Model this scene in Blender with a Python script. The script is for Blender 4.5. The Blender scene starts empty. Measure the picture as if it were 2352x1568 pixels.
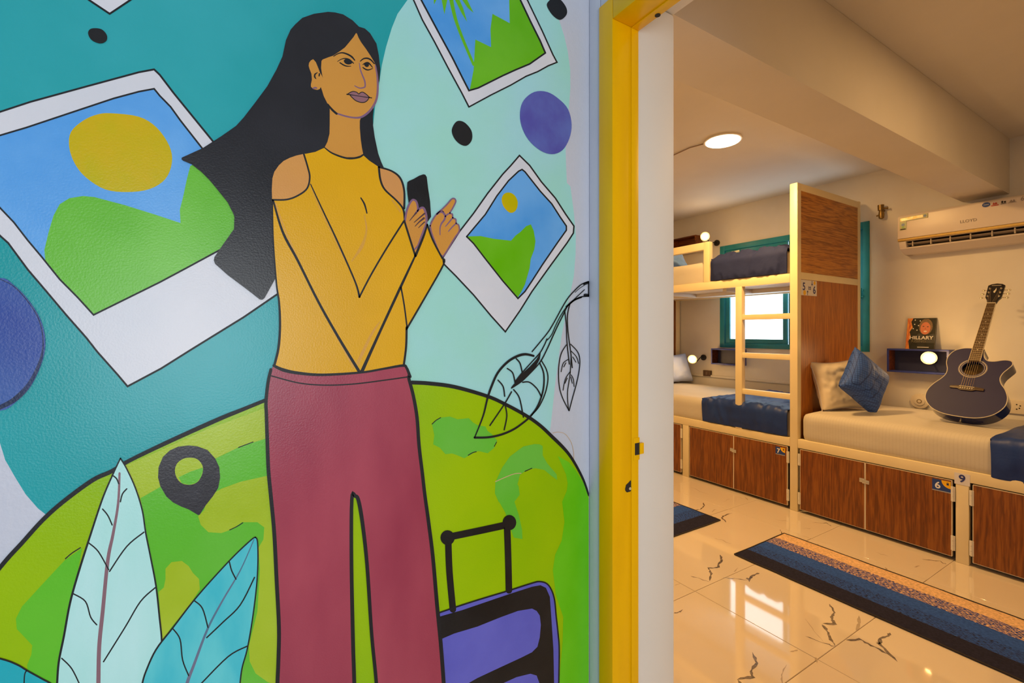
import bpy, bmesh, math, random
from mathutils import Vector, Matrix, noise
from mathutils.geometry import tessellate_polygon
random.seed(7)
S = bpy.context.scene
COL = S.collection

# ------------------------------------------------------------------ camera
F, CX, HY, EYE = 1064.0, 1176.0, 762.0, 1.4
FW = Vector((-.8526, .5225, 0)); RT = Vector((.5225, .8526, 0))
cam = bpy.data.cameras.new('camera'); camo = bpy.data.objects.new('camera', cam); COL.objects.link(camo)
camo.location = (0, 0, EYE)
camo.rotation_euler = (math.pi/2, 0, math.atan2(-FW.x, FW.y))
cam.sensor_width = 36; cam.lens = 36*F/2352
cam.shift_y = -(784-HY)/2352
cam.clip_start = .02
S.camera = camo
S.view_settings.view_transform = 'Standard'; S.view_settings.look = 'None'
S.view_settings.exposure = 0; S.view_settings.gamma = 1; S.view_settings.use_curve_mapping = False

# ------------------------------------------------------------------ sky and large lights
wd = bpy.data.worlds.new('sky'); S.world = wd; wd.use_nodes = True
wd.node_tree.nodes['Background'].inputs[0].default_value = (.86, .94, 1, 1)
wd.node_tree.nodes['Background'].inputs[1].default_value = 4.2
def area(name, loc, aim, sx, sy, power, color):
    l = bpy.data.lights.new(name, 'AREA'); l.shape = 'RECTANGLE'; l.size = sx; l.size_y = sy
    l.energy = power; l.color = color
    o = bpy.data.objects.new(name, l); COL.objects.link(o); o.location = loc
    o.rotation_euler = (Vector(aim)-Vector(loc)).to_track_quat('-Z', 'Y').to_euler(); return o
area('corridor_daylight', (1.75, -.15, 1.35), (-.8, -.1, 1.25), 1.1, 1.1, 32.5, (.93, .98, 1))
area('corridor_end_daylight', (.3, -2.7, 1.5), (-.3, .7, 1.4), 1.4, 1.6, 13, (.55, .82, 1))

def unproj(px, py, ax, val):
    """point on the plane axis ax = val seen at photo pixel (px, py)"""
    d = FW + RT*((px-CX)/F) + Vector((0, 0, (HY-py)/F))
    o = Vector((0, 0, EYE)); return o + d*((val-o[ax])/d[ax])

# ------------------------------------------------------------------ materials
def lin(h):
    h = h.lstrip('#'); v = [int(h[i:i+2], 16)/255 for i in (0, 2, 4)]
    return [c/12.92 if c <= .04045 else ((c+.055)/1.055)**2.4 for c in v]
MATS = {}
def mat(name, color, rough=.5, color2=None, nscale=4, stretch=(1, 1, 1), bump=0, bscale=60, spec=.5, metal=0,
        emit=None, estr=0, coat=0, gain=1, ramp=(.35, .65), detail=4, sheen=0, ior=1.5):
    if name in MATS: return MATS[name]
    m = bpy.data.materials.new(name); m.use_nodes = True; nt = m.node_tree; n = nt.nodes; L = nt.links
    b = n['Principled BSDF']
    c1 = [min(.95, x*gain) for x in (lin(color) if isinstance(color, str) else color)]
    b.inputs['Base Color'].default_value = (*c1, 1)
    b.inputs['Roughness'].default_value = rough; b.inputs['Metallic'].default_value = metal
    b.inputs['Specular IOR Level'].default_value = spec; b.inputs['IOR'].default_value = ior
    b.inputs['Coat Weight'].default_value = coat; b.inputs['Coat Roughness'].default_value = .06
    b.inputs['Sheen Weight'].default_value = sheen
    tc = n.new('ShaderNodeTexCoord')
    mp = n.new('ShaderNodeMapping'); mp.inputs['Scale'].default_value = stretch
    L.new(tc.outputs['Object'], mp.inputs[0])
    if color2 is not None:
        c2 = [min(.95, x*gain) for x in (lin(color2) if isinstance(color2, str) else color2)]
        nz = n.new('ShaderNodeTexNoise'); nz.inputs['Scale'].default_value = nscale; nz.inputs['Detail'].default_value = detail
        L.new(mp.outputs[0], nz.inputs['Vector'])
        r = n.new('ShaderNodeValToRGB'); r.color_ramp.elements[0].position = ramp[0]; r.color_ramp.elements[1].position = ramp[1]
        r.color_ramp.elements[0].color = (*c1, 1); r.color_ramp.elements[1].color = (*c2, 1)
        L.new(nz.outputs['Fac'], r.inputs[0]); L.new(r.outputs[0], b.inputs['Base Color'])
    if bump:
        nb = n.new('ShaderNodeTexNoise'); nb.inputs['Scale'].default_value = bscale; nb.inputs['Detail'].default_value = 3
        L.new(tc.outputs['Object'], nb.inputs['Vector'])
        bp = n.new('ShaderNodeBump'); bp.inputs['Strength'].default_value = bump; bp.inputs['Distance'].default_value = .004
        L.new(nb.outputs['Fac'], bp.inputs['Height']); L.new(bp.outputs[0], b.inputs['Normal'])
    if emit:
        b.inputs['Emission Color'].default_value = (*emit, 1); b.inputs['Emission Strength'].default_value = estr
    MATS[name] = m; return m

def wood(name, dark, mid, light, axis):
    """laminate with long grain along the given axis (0 x, 1 y, 2 z)"""
    m = bpy.data.materials.new(name); m.use_nodes = True; nt = m.node_tree; n = nt.nodes; L = nt.links
    b = n['Principled BSDF']; b.inputs['Roughness'].default_value = .38
    tc = n.new('ShaderNodeTexCoord')
    sc = [1.0, 1.0, 1.0]; sc[axis] = .07
    mp = n.new('ShaderNodeMapping'); mp.inputs['Scale'].default_value = sc; L.new(tc.outputs['Object'], mp.inputs[0])
    n1 = n.new('ShaderNodeTexNoise'); n1.inputs['Scale'].default_value = 95; n1.inputs['Detail'].default_value = 6; n1.inputs['Distortion'].default_value = .6
    L.new(mp.outputs[0], n1.inputs['Vector'])
    n2 = n.new('ShaderNodeTexNoise'); n2.inputs['Scale'].default_value = 6; n2.inputs['Distortion'].default_value = 1.2
    L.new(mp.outputs[0], n2.inputs['Vector'])
    w = n.new('ShaderNodeMath'); w.operation = 'MULTIPLY'; w.inputs[1].default_value = 60; L.new(n2.outputs['Fac'], w.inputs[0])
    s = n.new('ShaderNodeMath'); s.operation = 'SINE'; L.new(w.outputs[0], s.inputs[0])
    a = n.new('ShaderNodeMath'); a.operation = 'MULTIPLY_ADD'; a.inputs[1].default_value = .09; L.new(s.outputs[0], a.inputs[0]); L.new(n1.outputs['Fac'], a.inputs[2])
    r = n.new('ShaderNodeValToRGB'); e = r.color_ramp.elements
    e[0].position = .34; e[0].color = (*lin(dark), 1); e[1].position = .66; e[1].color = (*lin(light), 1)
    k = e.new(.5); k.color = (*lin(mid), 1)
    L.new(a.outputs[0], r.inputs[0]); L.new(r.outputs[0], b.inputs['Base Color'])
    MATS[name] = m; return m

# ------------------------------------------------------------------ object helpers
def tag(o, label=None, cat=None, group=None, kind=None):
    if label: o['label'] = label
    if cat: o['category'] = cat
    if group: o['group'] = group
    if kind: o['kind'] = kind
    return o
BASE = {}
def thing(name, loc, label, cat, group=None, kind=None):
    o = bpy.data.objects.new(name, None); o.empty_display_size = .1; COL.objects.link(o); o.location = loc
    BASE[o] = Vector(loc); return tag(o, label, cat, group, kind)
def base_of(p): return BASE.get(p, Vector((0, 0, 0)))

class MB:
    """collects shapes given in world coordinates and links them as one mesh object"""
    def __init__(s): s.v = []; s.f = []; s.mi = []; s.M = None
    def add(s, vs, fs, mi=0):
        n = len(s.v)
        if s.M is not None: vs = [s.M @ Vector(v) for v in vs]
        s.v += [Vector(v) for v in vs]; s.f += [[n+i for i in f] for f in fs]; s.mi += [mi]*len(fs); return s
    def box(s, a, b, mi=0):
        x0, y0, z0 = [min(p, q) for p, q in zip(a, b)]; x1, y1, z1 = [max(p, q) for p, q in zip(a, b)]
        return s.add([(x0,y0,z0),(x1,y0,z0),(x1,y1,z0),(x0,y1,z0),(x0,y0,z1),(x1,y0,z1),(x1,y1,z1),(x0,y1,z1)],
                     [(0,3,2,1),(4,5,6,7),(0,1,5,4),(1,2,6,5),(2,3,7,6),(3,0,4,7)], mi)
    def prism(s, pts, d, mi=0):
        """pts: planar loop (3D), d: extrusion vector"""
        pts = [Vector(p) for p in pts]; d = Vector(d); n = len(pts)
        tri = tessellate_polygon([pts]); vs = pts+[p+d for p in pts]
        fs = [tuple(t) for t in tri]+[tuple(n+i for i in reversed(t)) for t in tri]
        fs += [(i, (i+1) % n, n+(i+1) % n, n+i) for i in range(n)]
        return s.add(vs, fs, mi)
    def tube(s, path, r, seg=10, mi=0, cap=True):
        path = [Vector(p) for p in path]; rs = r if isinstance(r, (list, tuple)) else [r]*len(path)
        vs = []; fs = []; up = None
        for i, p in enumerate(path):
            t = (path[min(i+1, len(path)-1)]-path[max(i-1, 0)]).normalized()
            if up is None:
                up = Vector((0, 0, 1)) if abs(t.z) < .9 else Vector((1, 0, 0))
            a = t.cross(up).normalized(); up = a.cross(t).normalized(); 
            for k in range(seg):
                th = 2*math.pi*k/seg; vs.append(p+(a*math.cos(th)+up*math.sin(th))*rs[i])
        for i in range(len(path)-1):
            for k in range(seg):
                fs.append((i*seg+k, i*seg+(k+1) % seg, (i+1)*seg+(k+1) % seg, (i+1)*seg+k))
        if cap: fs += [tuple(reversed(range(seg))), tuple(range((len(path)-1)*seg, len(path)*seg))]
        return s.add(vs, fs, mi)
    def ball(s, c, r, seg=16, rings=8, mi=0):
        c = Vector(c); r = Vector((r, r, r)) if not hasattr(r, '__len__') else Vector(r)
        vs = [c+Vector((0, 0, r.z))]; fs = []
        for i in range(1, rings):
            a = math.pi*i/rings
            for k in range(seg):
                b = 2*math.pi*k/seg; vs.append(c+Vector((r.x*math.sin(a)*math.cos(b), r.y*math.sin(a)*math.sin(b), r.z*math.cos(a))))
        vs.append(c-Vector((0, 0, r.z)))
        for k in range(seg): fs.append((0, 1+k, 1+(k+1) % seg))
        for i in range(rings-2):
            for k in range(seg):
                p = 1+i*seg; fs.append((p+k, p+seg+k, p+seg+(k+1) % seg, p+(k+1) % seg))
        p = 1+(rings-2)*seg
        for k in range(seg): fs.append((p+k, len(vs)-1, p+(k+1) % seg))
        return s.add(vs, fs, mi)
    def build(s, name, m, parent=None, smooth=False, bevel=0, seg=2, kind=None, label=None, orig=None):
        me = bpy.data.meshes.new(name); b = orig if orig is not None else base_of(parent)
        me.from_pydata([v-Vector(b) for v in s.v], [], s.f); me.validate()
        for mm in (m if isinstance(m, (list, tuple)) else [m]): me.materials.append(mm)
        if len(me.polygons) == len(s.mi): me.polygons.foreach_set('material_index', s.mi)
        bm = bmesh.new(); bm.from_mesh(me); bmesh.ops.recalc_face_normals(bm, faces=bm.faces)
        if bevel:
            es = [e for e in bm.edges if len(e.link_faces) == 2 and e.calc_face_angle(0) > .6]
            bmesh.ops.bevel(bm, geom=es, offset=bevel, segments=seg, affect='EDGES', profile=.6, clamp_overlap=True)
        bm.to_mesh(me); bm.free()
        if smooth or bevel:
            me.polygons.foreach_set('use_smooth', [True]*len(me.polygons))
            try: me.set_sharp_from_angle(angle=math.radians(40))
            except Exception: pass
        o = bpy.data.objects.new(name, me); COL.objects.link(o)
        if parent is not None: o.parent = parent; BASE[o] = base_of(parent)
        elif orig is not None: o.location = orig; BASE[o] = Vector(orig)
        if kind: o['kind'] = kind
        if label: o['label'] = label
        return o
def text(s, body, o, ex, ey, size, m, parent, name='lettering', depth=.0006, align='CENTER'):
    """lettering laid out from point o with unit vectors ex (reading) and ey (up)"""
    c = bpy.data.curves.new('t', 'FONT'); c.body = body; c.size = size; c.align_x = align; c.align_y = 'CENTER'; c.extrude = depth; c.offset = s
    t = bpy.data.objects.new('t', c); COL.objects.link(t)
    dg = bpy.context.evaluated_depsgraph_get(); me = bpy.data.meshes.new_from_object(t.evaluated_get(dg))
    bpy.data.objects.remove(t); bpy.data.curves.remove(c)
    ex = Vector(ex).normalized(); ey = Vector(ey).normalized(); ez = ex.cross(ey)
    M = Matrix((ex, ey, ez)).transposed().to_4x4(); M.translation = Vector(o)-base_of(parent)
    me.transform(M); me.materials.clear(); me.materials.append(m)
    ob = bpy.data.objects.new(name, me); COL.objects.link(ob); ob.parent = parent; BASE[ob] = base_of(parent); return ob

def spline(pts, closed=False, n=6):
    if len(pts) < 3: return list(pts)
    P = [Vector(p) for p in pts]; out = []; N = len(P)
    for i in range(N if closed else N-1):
        g = (lambda k: P[k % N]) if closed else (lambda k: P[max(0, min(N-1, k))])
        a, b, c, d = g(i-1), g(i), g(i+1), g(i+2)
        for k in range(n):
            t = k/n
            out.append(.5*((2*b)+(c-a)*t+(2*a-5*b+4*c-d)*t*t+(3*b-a-3*c+d)*t**3))
    if not closed: out.append(P[-1])
    return out

# ================================================================== SETTING
XM, YD, YF, YP = -.827, .716, .789, .912      # mural wall, door wall face, back of the door frame, room side of the wall
XJ = -.744; ZH = 2.08
YB, ZC = 4.93, 2.83; YC = 3.78
XL, XR = -4.12, 1.25
plaster = mat('warm_white_plaster', (.74, .71, .66), .75, (.70, .66, .60), 3, bump=.08, bscale=40)
ceilm = mat('ceiling_paint', (.74, .70, .67), .8, (.70, .66, .62), 2, bump=.05, bscale=30)
lav = mat('lavender_white_paint', (.60, .62, .72), .42, (.55, .58, .68), 3, bump=.25, bscale=90)
def struct(mb, name, m, **k):
    return mb.build(name, m, kind='structure', **k)
struct(MB().box((XM-.2, -3, 0), (XM, YP, 3)), 'wall_left', lav)
struct(MB().box((XM, YD, 0), (-.788, YP, 3)).box((-.788, YD, 2.13), (.16+.044, YF, 3))
       .box((.204, YD, 0), (1.95, YP, 3)), 'wall_front', [lav], bevel=.006)
struct(MB().box((-.788, YF, 0), (XJ, YP+.002, 2.16)).box((-.788, YF, 2.16), (.204, YP+.002, 3)).box((.16, YF, 0), (.204, YP+.002, 2.16)), 'trim_3', mat('reveal_cream_paint', (.78, .74, .67), .5, (.75, .71, .64), 3, bump=.1, bscale=30), bevel=.008, label='cream plastered reveal behind the yellow door frame')
struct(MB().box((1.9, -3, 0), (2.05, YD, 3)), 'wall_right', lav)
struct(MB().box((XM-.2, -3.1, 0), (2.05, -3, 3)), 'wall_rear', lav)
# room shell
WX0, WX1, WZ0, WZ1 = -3.36, -1.875, 1.22, 2.40
struct(MB().box((XL, YB, 0), (WX0, YB+.16, ZC)).box((WX1, YB, 0), (XR, YB+.16, ZC)).box((WX0, YB, 0), (WX1, YB+.16, WZ0)).box((WX0, YB, WZ1), (WX1, YB+.16, ZC)), 'wall_back', plaster)
struct(MB().box((XL-.1, YP-.1, 0), (XL, YB+.16, ZC)), 'wall_far_left', plaster)
struct(MB().box((XR, YP, 0), (XR+.1, YB+.16, ZC)), 'wall_far_right', plaster)
struct(MB().box((XL, YP-.04, 0), (XM-.2, YP, ZC)), 'wall_near', plaster)
struct(MB().box((XL-.1, YP, ZC), (XR+.1, YB+.16, ZC+.1)).box((XM-.2, -3.1, 2.9), (2.05, YP, 3.0)), 'ceiling', ceilm)
struct(MB().box((-1.257, YP, 2.42), (-.998, YB, ZC)), 'trim_1', ceilm, bevel=.006, label='cream ceiling beam running towards the back wall')
struct(MB().box((XL, YB-.022, .86), (WX1, YB, .885)), 'trim_2', plaster, bevel=.004, label='thin plaster ledge along the back wall above the left lower bed')

# floor with its tiles
sub = struct(MB().box((XL-.1, -3.1, -.1), (2.05, YB+.1, -.006)), 'floor', mat('tan_grout', '#a87c4c', .8))
tile_m = mat('polished_cream_tile', (.74, .635, .51), .045, (.78, .67, .55), 1.3, coat=.5, ior=1.62)
vein_m = mat('charcoal_marble_vein', (.10, .085, .08), .12, (.25, .2, .17), 60, coat=.4)
vein_l = mat('pale_marble_vein', (.42, .34, .26), .12, (.5, .4, .3), 60, coat=.4)
TX = [-1.617+.6105*k for k in range(-5, 7)]; TY = [-1.51, -.29, .93, 2.15, 3.37, 4.59]
proto = {}
for xi in range(len(TX)-1):
    for yi in range(len(TY)-1):
        x0, x1, y0, y1 = TX[xi], TX[xi+1], TY[yi], TY[yi+1]
        if x0 > XR: continue
        y1 = min(y1, 5)
        key = round(y1-y0, 2)
        if key not in proto:
            bm_ = MB().box((.0012, .0012, -.008), (x1-x0-.0012, y1-y0-.0012, 0))
            o = bm_.build('floor_tile', tile_m, sub, bevel=.0012, seg=1); proto[key] = o
        else:
            o = proto[key].copy(); COL.objects.link(o)
        o.location = (x0, y0, 0)
def ribbon2(pts, ws, taper=True, sm=4):
    """2-D ribbon outline for a stroke: returns verts and quads"""
    P = spline([Vector((p[0], p[1], 0)) for p in pts], n=sm) if sm > 1 and len(pts) > 2 else [Vector((p[0], p[1], 0)) for p in pts]
    n = len(P); W = []
    for i in range(n):
        if isinstance(ws, (list, tuple)):
            t = i/(n-1)*(len(ws)-1); a = int(min(t, len(ws)-2)); W.append(ws[a]+(ws[a+1]-ws[a])*(t-a))
        else: W.append(ws)
    vs = []; fs = []
    for i, p in enumerate(P):
        d0 = (P[i]-P[i-1]) if i else (P[1]-P[0]); d1 = (P[i+1]-P[i]) if i < n-1 else (P[-1]-P[-2])
        d0.normalize(); d1.normalize(); t = (d0+d1)
        if t.length < 1e-4: t = d1
        t.normalize(); nn = Vector((-t.y, t.x, 0)); k = max(.5, abs(nn.dot(Vector((-d1.y, d1.x, 0)))))
        vs += [p+nn*W[i]/2/k, p-nn*W[i]/2/k]
    fs = [(2*i, 2*i+1, 2*i+3, 2*i+2) for i in range(n-1)]
    # round ends
    for e in (0, n-1):
        c = P[e]; d = (P[1]-P[0]) if e == 0 else (P[-1]-P[-2]); a0 = math.atan2(d.y, d.x)+(math.pi/2 if e == 0 else -math.pi/2)
        b = len(vs); vs += [c]+[c+Vector((math.cos(a0+math.pi*j/6), math.sin(a0+math.pi*j/6), 0))*W[e]/2 for j in range(7)]
        fs += [(b, b+1+j, b+2+j) for j in range(6)]
    return vs, fs
CR = (1540, 960, 2.579)
def crackle(pts, w, rnd):
    out = []
    for a, b in zip(pts, pts[1:]):
        for k in range(4):
            t = k/4; out.append((a[0]+(b[0]-a[0])*t+rnd.uniform(-3, 3), a[1]+(b[1]-a[1])*t+rnd.uniform(-3, 3)))
    out.append(pts[-1]); return out
veins = [
 ([(295,808),(305,840),(280,870),(285,885),(225,885),(240,920),(232,965)], 9, 0), ([(232,968),(190,955),(120,935)], 5, 0),
 ([(528,915),(480,935),(462,962),(455,945)], 12, 0), ([(455,960),(380,950),(310,945)], 5, 0), ([(375,912),(400,885)], 4, 1),
 ([(943,1100),(972,1150),(955,1180),(970,1218),(900,1215)], 11, 0), ([(900,1220),(935,1270),(945,1300),(975,1350)], 12, 0), ([(975,1352),(900,1330),(800,1292)], 5, 0),
 ([(1115,1170),(1118,1215),(1100,1265)], 9, 1), ([(1040,1315),(1120,1310),(1190,1345),(1280,1395)], 9, 0),
 ([(1303,1272),(1290,1290),(1240,1305),(1240,1340),(1345,1443)], 11, 0), ([(1240,1340),(1228,1325)], 14, 0),
 ([(485,1385),(510,1450),(475,1500),(488,1530),(395,1548)], 11, 0), ([(400,1550),(430,1600)], 12, 0), ([(710,1382),(755,1372)], 8, 1), ([(862,1415),(868,1450)], 8, 1),
 ([(70,1135),(50,1150),(20,1155)], 7, 0), ([(25,990),(60,980)], 5, 1),
 ([(195,500),(200,520),(182,538),(140,545)], 7, 0), ([(365,563),(310,580),(305,590),(330,618)], 8, 0), ([(270,540),(245,558)], 5, 1), ([(240,578),(290,600)], 6, 0),
 ([(650,660),(662,690),(655,705)], 8, 0), ([(395,468),(460,485)], 4, 1), ([(440,470),(462,487)], 6, 1), ([(318,493),(355,478)], 4, 1), ([(225,455),(120,410)], 3, 1),
 ([(790,655),(830,652)], 4, 1), ([(950,640),(925,622),(840,620)], 5, 0), ([(870,745),(875,752)], 7, 1), ([(1212,795),(1290,818)], 4, 1), ([(1272,885),(1285,905)], 7, 1),
 ([(1635,868),(1600,845),(1490,835)], 5, 0), ([(1445,882),(1480,875)], 6, 1), ([(1610,1015),(1618,1022)], 8, 1), ([(1300,905),(1180,870)], 3, 1), ([(360,745),(300,720),(260,712)], 4, 1),
 ([(800,1190),(850,1260),(905,1325)], 2, 1), ([(690,1460),(655,1520),(665,1580)], 5, 1), ([(620,600),(700,612)], 3, 1)]
rv = random.Random(3)
for pts, w, lt in veins:
    pp = crackle(pts, w, rv)
    def fl(x, y): return unproj(CR[0]+x/CR[2], CR[1]+y/CR[2], 2, 0)
    q = [fl(*p) for p in pp]
    ws = [.001]+[max(.0014, w*.0011*rv.uniform(.35, 1.5)) for _ in range(max(1, len(q)-2))]+[.0008]
    v, f = ribbon2(q, ws, sm=1)
    mb = MB(); mb.add([(a.x, a.y, .0003) for a in v], f); o = mb.build('marble_vein', vein_l if lt else vein_m, sub, orig=(0, 0, 0)); 

# ------------------------------------------------------------------ door frame
yel = mat('yellow_gloss_paint', '#e0ac00', .32, '#d8a400', 7, stretch=(3, 3, .4), bump=.1, bscale=30, gain=1.2, spec=.3)
blk = mat('dark_hole', (.02, .015, .01), .8)
wht = mat('white_reveal_paint', (.62, .59, .54), .55, (.58, .55, .5), 3, bump=.1, bscale=30)
door = MB().box((-.788, YD-.004, 0), (XJ, YF, 2.13)).box((.16, YD-.004, 0), (.204, YF, 2.13)).box((XJ, YD-.004, ZH), (.16, YF, 2.13))
fr = struct(door, 'door_1', yel, bevel=.003, orig=(-.788, YD, 0))
fr['label'] = 'yellow painted door frame at the corner of the mural wall'
MB().box((XJ, YF-.022, 0), (XJ+.003, YF-.0005, ZH)).build('door_stop', yel, fr, bevel=.001)
MB().box((XJ+.003, YF-.022, ZH-.003), (.16, YF-.0005, ZH)).build('door_stop', yel, fr, bevel=.001)
sp0 = unproj(1458.5, 1018, 0, XJ+.0045); sp1 = unproj(1470, 1043, 0, XJ+.0045)
pl = MB().box((XJ+.003, sp0.y-.004, sp1.z-.012), (XJ+.0042, YF+.002, sp0.z+.012)).box((XJ+.002, YF, sp1.z+.001), (XJ+.0075, YF+.012, sp0.z-.001)).build('strike_plate', yel, fr, bevel=.001)
MB().box((XJ+.0042, sp0.y, sp1.z), (XJ+.0049, sp1.y-.001, sp0.z)).build('latch_hole', blk, pl)
def jag(pts, name, m, off):
    P = [unproj(1340+x/5.2267, 960+y/5.2267, 0, off) for x, y in pts]
    return MB().prism(P, (.0008, 0, 0)).build(name, m, fr)
jag([(500,850),(512,800),(540,775),(560,750),(585,745),(582,775),(565,800),(572,830),(580,850),(560,880),(520,890),(503,872)], 'chipped_hole', blk, XJ+.0002)
jag([(545,845),(558,825),(572,835),(570,858),(552,862)], 'chip', mat('bare_metal_chip', (.6, .5, .3), .5), XJ+.0012)
bh = unproj(1515, 38, 2, ZH-.004)
MB().tube([(bh.x, YF-.006, ZH-.0005), (bh.x, YF-.006, ZH-.0042)], .006, 12).build('bolt_hole', blk, fr)

# ------------------------------------------------------------------ window
teal = mat('teal_window_paint', '#1a879a', .45, '#14788a', 5, bump=.05, bscale=20, gain=1.1)
win = struct(MB().box((WX0, YB-.012, WZ0), (WX0+.06, YB+.06, WZ1)).box((WX1-.05, YB-.012, WZ0), (WX1, YB+.06, WZ1)).box((WX0+.06, YB-.012, WZ1-.06), (WX1-.05, YB+.06, WZ1)).box((WX0+.06, YB-.012, WZ0), (WX1-.05, YB+.06, WZ0+.05)),
             'window_1', teal, bevel=.004, orig=(WX0, YB, WZ0))
win['label'] = 'teal framed sliding window behind the bunk bed'
gl = bpy.data.materials.new('clear_glass'); gl.use_nodes = True; nt = gl.node_tree; nt.nodes.clear()
o_ = nt.nodes.new('ShaderNodeOutputMaterial'); mx = nt.nodes.new('ShaderNodeMixShader'); tr = nt.nodes.new('ShaderNodeBsdfTransparent'); gs = nt.nodes.new('ShaderNodeBsdfGlossy')
tr.inputs[0].default_value = (.93, .96, .96, 1); gs.inputs['Roughness'].default_value = .03; mx.inputs[0].default_value = .06
nt.links.new(tr.outputs[0], mx.inputs[1]); nt.links.new(gs.outputs[0], mx.inputs[2]); nt.links.new(mx.outputs[0], o_.inputs[0])
def sash(x0, x1, l, r, y):
    s = MB().box((x0, y, WZ0+.05), (x0+l, y+.025, WZ1-.06)).box((x1-r, y, WZ0+.05), (x1, y+.025, WZ1-.06)).box((x0+l, y, WZ1-.12), (x1-r, y+.025, WZ1-.06)).box((x0+l, y, WZ0+.05), (x1-r, y+.025, WZ0+.10)).build('sash', teal, win, bevel=.003)
    MB().box((x0+l-.002, y+.01, WZ0+.098), (x1-r+.002, y+.014, WZ1-.118)).build('pane', gl, s)
    return s
s1 = sash(WX0+.065, -2.60, .05, .045, YB+.004)
s2 = sash(-2.602, WX1-.05, .03, .06, YB+.032)
MB().box((-1.965, YB-.03, 1.70), (-1.93, YB-.012, 1.80)).box((-1.93, YB-.028, 1.715), (-1.915, YB-.016, 1.725)).box((-1.93, YB-.028, 1.775), (-1.915, YB-.016, 1.785)).build('window_latch', teal, win, bevel=.003)
MB().box((-3.22, YB-.004, 2.30), (-3.12, YB+.004, 2.325)).build('catch', mat('pale_metal', (.6, .6, .5), .4, metal=.6), s1, bevel=.002)

# ================================================================== BUNK FRAME
cream = mat('cream_enamel_steel', (.82, .70, .45), .4, (.78, .66, .41), 5, bump=.04, bscale=30)
wdv = wood('walnut_laminate_upright', '#66350d', '#7e4410', '#90541a', 2)
wdp = wood('honey_laminate_upright', '#925214', '#aa641c', '#ba7224', 2)
wdh = wood('walnut_laminate_flat', '#8c5216', '#b27228', '#c68632', 1)
def wood_box(mb_args, name, m, parent, **k): return MB().box(*mb_args).build(name, m, parent, **k)
hingem = mat('hinge_enamel', (.78, .74, .66), .4)
white_deck = mat('white_deck_board', (.74, .70, .66), .6)
metal = mat('brushed_steel', (.62, .6, .56), .35, metal=.9)
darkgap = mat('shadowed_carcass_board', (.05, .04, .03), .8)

bunk = thing('bunk_bed', (-1.94, YC, 0), 'cream steel bunk bed with ladder and wood laminate end panels, left of the guitar', 'bed')
P = bunk
def bar(a, b, name, m=cream, parent=None, bevel=.004, **k): return MB().box(a, b).build(name, m, parent or P, bevel=bevel, **k)
PX0, PX1 = -1.972, -1.914
DB = 4.85
bar((PX0, YC, 0), (PX1, YC+.055, 2.565), 'post'); bar((PX0, DB-.045, 0), (PX1, DB, 2.57), 'post')
bar((PX0, YC+.055, 2.51), (PX1, DB-.045, 2.565), 'top_rail')
bar((PX0, YC+.055, 1.815), (PX1, DB-.045, 1.87), 'middle_rail')
bar((PX0, YC+.055, .50), (PX1, DB-.045, .56), 'side_rail')
bar((PX0+.015, YC+.055, 1.87), (PX1-.006, DB-.045, 2.51), 'end_panel', wdh, bevel=0, label='upper end panel with level wood grain')
bar((PX0+.015, YC+.055, .56), (PX1-.006, DB-.045, 1.815), 'end_panel', wdp, bevel=0, label='lower end panel with upright wood grain')
# far end
bar((-3.97, YC, 0), (-3.915, YC+.05, 2.565), 'post'); bar((-3.97, DB-.01, 0), (-3.915, DB+.06, 1.83), 'post')
bar((-3.955, YC+.05, .56), (-3.925, DB-.01, 1.8), 'end_panel', wdv, bevel=0)
bar((-3.955, YC+.05, 1.87), (-3.925, DB+.03, 2.32), 'end_panel', wdh, bevel=0)
# rails
bar((-3.915, YC, 1.79), (PX0, YC+.05, 1.862), 'deck_rail'); bar((-3.915, DB-.05, 1.79), (PX0, DB, 1.862), 'deck_rail')
for x0, x1 in ((-3.91, -3.2), (-3.195, -2.59), (-2.585, -1.977)):
    bar((x0, YC+.052, 1.80), (x1, DB-.052, 1.815), 'deck_board', white_deck, bevel=.002)
bar((-3.91, YC+.45, 1.765), (PX0-.002, YC+.49, 1.80), 'cross_beam', white_deck)
for x in (-3.18, -2.57): bar((x-.02, YC+.052, 1.765), (x+.02, YC+.45, 1.80), 'cross_beam', white_deck)
bar((-2.75, YC, 1.862), (-2.69, YC+.05, 2.235), 'guard_post'); bar((-3.915, YC, 2.165), (-2.75, YC+.05, 2.235), 'guard_rail')
# ladder
bar((-2.432, YC-.002, .56), (-2.372, YC+.05, 1.792), 'ladder_upright')
for z in (1.526, 1.199, .887): bar((-2.372, YC+.003, z-.022), (PX0, YC+.045, z+.022), 'ladder_rung', bevel=.003)
# lower rail and cabinets under the left bed
bar((-3.915, YC, .497), (PX0, YC+.05, .565), 'bed_rail'); 
bar((-3.91, YC+.052, .52), (PX0-.002, DB, .54), 'deck_board', white_deck)
bar((-2.985, YC, 0), (-2.915, YC+.05, .497), 'mullion')
bar((-3.91, YC+.4, .005), (PX0-.005, YC+.42, .49), 'carcass_back', darkgap, bevel=0)

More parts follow.
